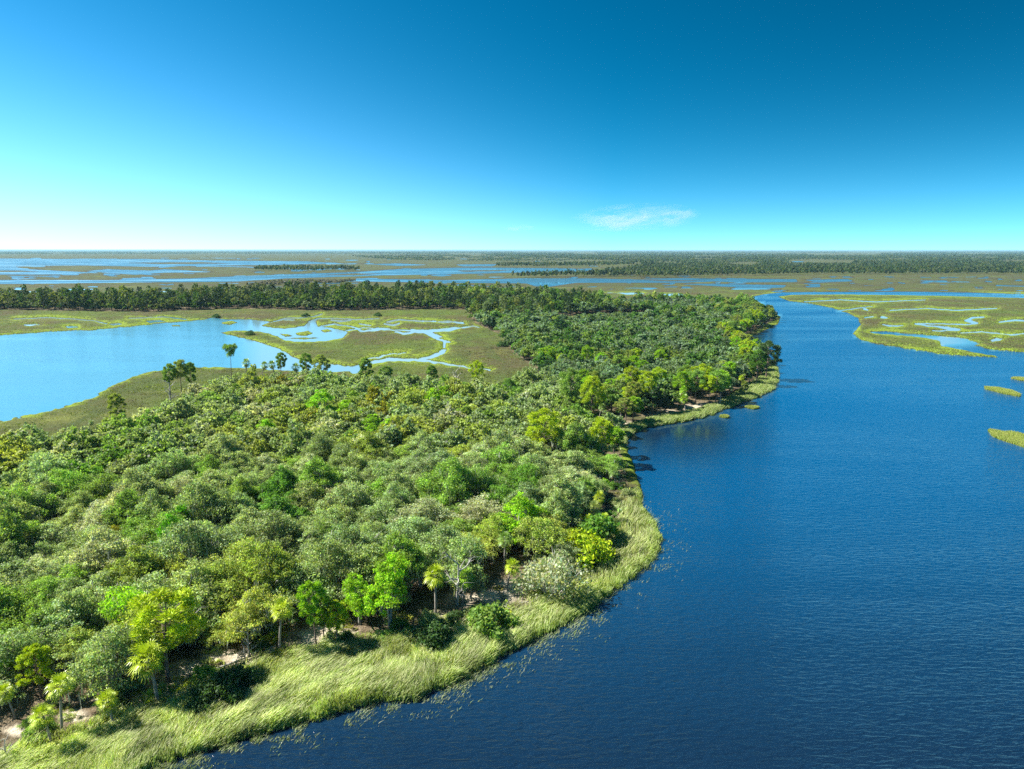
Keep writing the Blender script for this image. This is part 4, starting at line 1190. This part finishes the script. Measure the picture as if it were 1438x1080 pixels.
tag(link('marsh_grass', mk_mesh('marsh_grass', V, seq(len(V) // 4), [M_GRASS], tint=c)), 'green and brown cordgrass tufts over the marsh flats', 'grass', kind='stuff')

# thin reeds standing in the water off the near shore
px, py, w, s = grass_pts(420000, (150, 700, 970, 1110), -75, 1)
dens = 1.5 * np.exp(s / 15.0) * np.clip((vnoise(w[:, 0] / 1.6, w[:, 1] / 1.6, 81) - .35) * 2.6, 0, 1) * np.where(px > 860, .35, 1)
k = gr.random(len(px)) < dens * .6
w, s = w[k], s[k]; n = len(w)
col = np.array([(.26, .31, .13), (.33, .36, .20), (.17, .25, .07)])[gr.integers(0, 3, n)] * gr.uniform(.7, 1.2, (n, 1))
V, c = blades(w[:, 0], w[:, 1], np.full(n, -.25), gr.uniform(.35, .75, n), (.5, .25), gr, col, .045)
tag(link('water_grass', mk_mesh('water_grass', V, seq(len(V) // 4), [M_GRASS], tint=c)), 'thin pale grass standing in the shallow water off the shore', 'grass', kind='stuff')

# ------------------------------------------------------------------ grassy islets in the river
ISLETS = [  # px, py, half width px, half depth px, label
    (1408, 550, 15, 5.2, 'small oval grass islet alone in the open river'),
    (1452, 625, 32, 18, 'largest pale green grass islet cut by the photo edge'),
    (1440, 533.5, 16, 2.4, 'thin flat grass islet upstream of the small oval islet'),
    (1056, 573, 10, 1.9, 'tiny bright islet just off the wooded river point'),
    (1017, 586, 7, 1.6, 'tiny grass islet close to the second grassy shore'),
    (652, 930, 9, 5, None), (668, 950, 5, 4, None),
]
for px0, py0, a, c_, label in ISLETS:
    if not label: continue
    ctr = U(px0, py0, 0)
    ax = a * P(ctr)[2] / F * .9
    ay = np.linalg.norm(U(px0, py0 - c_) - U(px0, py0 + c_)) / 2
    root = link('grass_islet', None, loc=(ctr[0], ctr[1], 0))
    tag(root, label, 'islet')
    V = []; nq = 40; nring = 5
    for j in range(nring):
        q = (1 - j / nring)
        for i in range(nq):
            t = 2 * math.pi * i / nq
            wob = 1 + .10 * math.sin(3 * t + px0) + .06 * math.sin(7 * t + px0 * 2)
            V.append((math.cos(t) * ax * q * wob * 1.02, math.sin(t) * ay * q * wob * 1.02, -.5 + .85 * math.sin((j / (nring - 1)) * math.pi / 2)))
    Qs = [(j * nq + i, j * nq + (i + 1) % nq, (j + 1) * nq + (i + 1) % nq, (j + 1) * nq + i) for j in range(nring - 1) for i in range(nq)]
    V.append((0, 0, .36)); 
    me = mk_mesh('islet_mound', np.array(V), np.array(Qs), [M_GROUND], zone=np.tile([.8, 0, 0, 0], (len(V), 1)), smooth=True)
    link('mound', me, root)
    n = int(min(24000, max(1500, ax * ay * 3.14 * 60)))
    tt = gr.uniform(0, 2 * math.pi, n); q = np.sqrt(gr.uniform(0, 1, n))
    wob = 1 + .10 * np.sin(3 * tt + px0) + .06 * np.sin(7 * tt + px0 * 2)
    X = np.cos(tt) * ax * q * wob; Y = np.sin(tt) * ay * q * wob
    col = np.array([(.27, .33, .05), (.35, .36, .10), (.20, .28, .04)])[gr.integers(0, 3, n)] * gr.uniform(.7, 1.2, (n, 1))
    V, c = blades(X, Y, np.full(n, -.05) + .25 * (1 - q), gr.uniform(.5, 1.0, n), (.3, .15), gr, col, .07)
    link('grass', mk_mesh('islet_grass', V, seq(len(V) // 4), [M_GRASS], tint=c), root)

# ------------------------------------------------------------------ fallen logs on the shore
LOGS = [(328, 932, 60, -12, 'dark fallen log lying across the shore grass edge', .22), (372, 918, 40, 40, 'short grey log among dead brush behind the fallen log', .14),
        (250, 985, 30, -60, 'small driftwood branch beside the leaning palm', .1), (168, 1012, 34, -40, 'dark leaning driftwood trunk below the low palm', .16), (745, 845, 30, 10, 'pale driftwood branch on the sand by the silvery bush', .1)]
for px0, py0, L, ang, label, rad in LOGS:
    ctr = U(px0, py0, .8)
    Lm = L * np.linalg.norm(ctr) / F
    root = link('fallen_log', None, loc=(ctr[0], ctr[1], .85))
    root.rotation_euler = (0, R(-4), R(-ang) + .3)
    tag(root, label, 'log')
    xs = np.linspace(-Lm / 2, Lm / 2, 8)
    tv, tq = tube(np.stack([xs, np.sin(xs * .5) * .2, rad * .6 + 0 * xs], -1), np.linspace(rad, rad * .45, 8), 8)
    mat = M_OAKBARK if 'dark' in label else M_DEADWOOD
    link('trunk', mk_mesh('log_trunk', tv, tq, [mat], smooth=True), root)
    r = np.random.default_rng(int(px0)); br = []
    for k in range(4):
        branchy(r, np.array([Lm * (.05 + .1 * k), 0, rad]), unit(np.array([.7, r.normal() * .8, .7])), Lm * .3, rad * .4, 1, br)
    bv, bq = join(br)
    link('branches', mk_mesh('log_branches', bv, bq, [mat], smooth=True), root)

# shrubs dotted on the marsh
for px0, py0, label in [(430, 445, 'dark round shrub alone on the green marsh beyond the creeks'), (531, 444, 'dark shrub on the green marsh before the tree belt'), (304, 446, 'low dark shrub at the head of the bay'),
                        (352, 471, 'low dark shrub on the brown marsh point'), (705, 487, 'grey scrub at the edge of the brown meadow')]:
    w = U(px0, py0, .4)
    plant('shrub', SHRUBS[1], w[0], w[1], COLORS['dark green'], label, 'bush', None, 2.0, 1.5)

# ------------------------------------------------------------------ air and clouds
def box(x0, y0, z0, x1, y1, z1):
    V = np.array([(x, y, z) for z in (z0, z1) for y in (y0, y1) for x in (x0, x1)], float)
    return V, np.array([(0, 2, 3, 1), (4, 5, 7, 6), (0, 1, 5, 4), (2, 6, 7, 3), (0, 4, 6, 2), (1, 3, 7, 5)])


m, nt, out = new_mat('haze'); b = NB(nt)
pv = b.n('ShaderNodeVolumePrincipled', i_Density=HAZE)
pv.inputs['Color'].default_value = (.42, .78, .96, 1)
nt.links.new(pv.outputs[0], out.inputs['Volume'])
tag(link('haze', mk_mesh('haze', *box(-62000, -3200, -3.4, 62000, 61000, 62), [m])), 'thin pale haze over the far marsh', kind='stuff')

m, nt, out = new_mat('cloud'); b = NB(nt)
tc = b.n('ShaderNodeTexCoord')
mp = b.n('ShaderNodeMapping'); mp.inputs['Scale'].default_value = (1.3, 1.0, 5.5); mp.inputs['Rotation'].default_value = (0, R(-10), 0)
nt.links.new(tc.outputs['Object'], mp.inputs['Vector'])
nz = b.noise(mp.outputs['Vector'], .0016, 5, .6, .8)
sp = b.n('ShaderNodeMapping'); sp.inputs['Scale'].default_value = (1 / 1050, 1 / 700, 1 / 230)
nt.links.new(tc.outputs['Object'], sp.inputs['Vector'])
ln = b.n('ShaderNodeVectorMath', operation='LENGTH'); nt.links.new(sp.outputs['Vector'], ln.inputs[0])
fall = b.ramp(ln.outputs['Value'], 1.0, .1)
dn = b.math('MULTIPLY', b.math('MULTIPLY', b.ramp(nz, .46, .80), fall), .0022)
pv = b.n('ShaderNodeVolumePrincipled'); pv.inputs['Color'].default_value = (1, 1, 1, 1); b.put(pv.inputs['Density'], dn)
nt.links.new(pv.outputs[0], out.inputs['Volume'])
M_CLOUD = m


def cloud(px0, py0, D, s, label):
    d = U(px0, 600.0, 0)[:1] * 0
    x = (px0 - CX) / F; v = (CY - py0) / F
    dy = CP + v * SP; dz = -SP + v * CP
    t = D / dy
    nu, nv = 24, 12
    V = []
    for j in range(nv + 1):
        for i in range(nu):
            th = math.pi * j / nv; ph = 2 * math.pi * i / nu
            k = 1 + .12 * math.sin(3 * ph + px0) * math.sin(th)
            V.append((1050 * k * math.sin(th) * math.cos(ph), 700 * k * math.sin(th) * math.sin(ph), 230 * math.cos(th)))
    Q = [(j * nu + i, (j + 1) * nu + i, (j + 1) * nu + (i + 1) % nu, j * nu + (i + 1) % nu) for j in range(nv) for i in range(nu)]
    o = link('cloud', mk_mesh('cloud', np.array(V), np.array(Q), [M_CLOUD]), loc=(x * t, D, H + dz * t))
    o.scale = (s, s, s); o.rotation_euler = (0, R(-3), 0)
    tag(o, label, 'cloud', kind='thing')


cloud(892, 306, 15000, 1.35, 'thin white wisp of cloud low over the distant forest')
cloud(728, 320, 15000, .38, 'very faint small streak of cloud beside the larger wisp')

# ------------------------------------------------------------------ light
SUN_AZ, SUN_EL = R(-80), R(45)
SKY_HZ = (.058, .66, (4.2, 5.05, 5.7))
SKY_A, SKY_B, SKY_G, SKY_H, SKY_S, SKY_T = 1.6, .12, 2.35, .472, 1.65, (12.8, 20.2, 17.2)
sv = Vector((math.sin(SUN_AZ) * math.cos(SUN_EL), math.cos(SUN_AZ) * math.cos(SUN_EL), math.sin(SUN_EL)))
sl = bpy.data.lights.new('sun', 'SUN'); sl.energy = 4.6; sl.angle = R(.5); sl.color = (1, .955, .87)
so = bpy.data.objects.new('sun', sl); COL.objects.link(so)
so.rotation_euler = (-sv).to_track_quat('-Z', 'Y').to_euler()
world = bpy.data.worlds.new('World'); scene.world = world; world.use_nodes = True
nt = world.node_tree; nt.nodes.clear(); b = NB(nt)
sky = nt.nodes.new('ShaderNodeTexSky'); sky.sky_type = 'NISHITA'; sky.sun_disc = False
sky.sun_elevation = SUN_EL; sky.sun_rotation = SUN_AZ
sky.air_density = 1.0; sky.dust_density = 0.0; sky.ozone_density = 1.5
# clear dry air: the sky is read a little above the horizon, so that no brown haze band shows there
tc = b.n('ShaderNodeTexCoord')
sx = b.n('ShaderNodeSeparateXYZ'); nt.links.new(tc.outputs['Generated'], sx.inputs[0])
cx = b.n('ShaderNodeCombineXYZ'); nt.links.new(sx.outputs[0], cx.inputs[0]); nt.links.new(sx.outputs[1], cx.inputs[1])
nt.links.new(b.math('MULTIPLY_ADD', b.math('MINIMUM', b.math('MAXIMUM', sx.outputs[2], 0.0), .33), SKY_A, SKY_B), cx.inputs[2])
nrm = b.n('ShaderNodeVectorMath', operation='NORMALIZE'); nt.links.new(cx.outputs[0], nrm.inputs[0])
nt.links.new(nrm.outputs[0], sky.inputs['Vector'])
sc_ = b.mix(1.0, sky.outputs[0], (.1, .1, .1), 'MULTIPLY')
gm = b.n('ShaderNodeGamma', i_Gamma=SKY_G); nt.links.new(sc_, gm.inputs['Color'])
hs = b.n('ShaderNodeHueSaturation'); hs.inputs['Hue'].default_value = SKY_H; hs.inputs['Saturation'].default_value = SKY_S
nt.links.new(gm.outputs[0], hs.inputs['Color'])
tn = b.mix(1.0, hs.outputs[0], SKY_T, 'MULTIPLY')
side = b.math('MAXIMUM', b.math('MULTIPLY_ADD', sx.outputs[0], -1.1, .85), .7)     # whiter on the sun's side
hz = b.math('MULTIPLY', b.math('EXPONENT', b.math('DIVIDE', b.math('MAXIMUM', sx.outputs[2], 0.0), b.math('MULTIPLY', side, -SKY_HZ[0]))), SKY_HZ[1])
tn = b.mix(b.math('MULTIPLY', hz, side, clamp=True), tn, SKY_HZ[2])
bg = b.n('ShaderNodeBackground', i_Strength=.095)
nt.links.new(tn, bg.inputs[0])
wo = nt.nodes.new('ShaderNodeOutputWorld'); nt.links.new(bg.outputs[0], wo.inputs[0])

scene.view_settings.view_transform = 'Standard'
scene.view_settings.look = 'None'
scene.view_settings.gamma = 1.0
scene.view_settings.exposure = 1.5
scene.cycles.max_bounces = 6
scene.cycles.diffuse_bounces = 4
scene.cycles.transparent_max_bounces = 4
scene.cycles.use_denoising = False
scene.cycles.volume_bounces = 0
scene.cycles.sample_clamp_direct = 8.0
scene.cycles.sample_clamp_indirect = 6.0
print('counts', counts, 'low', len(LOW))
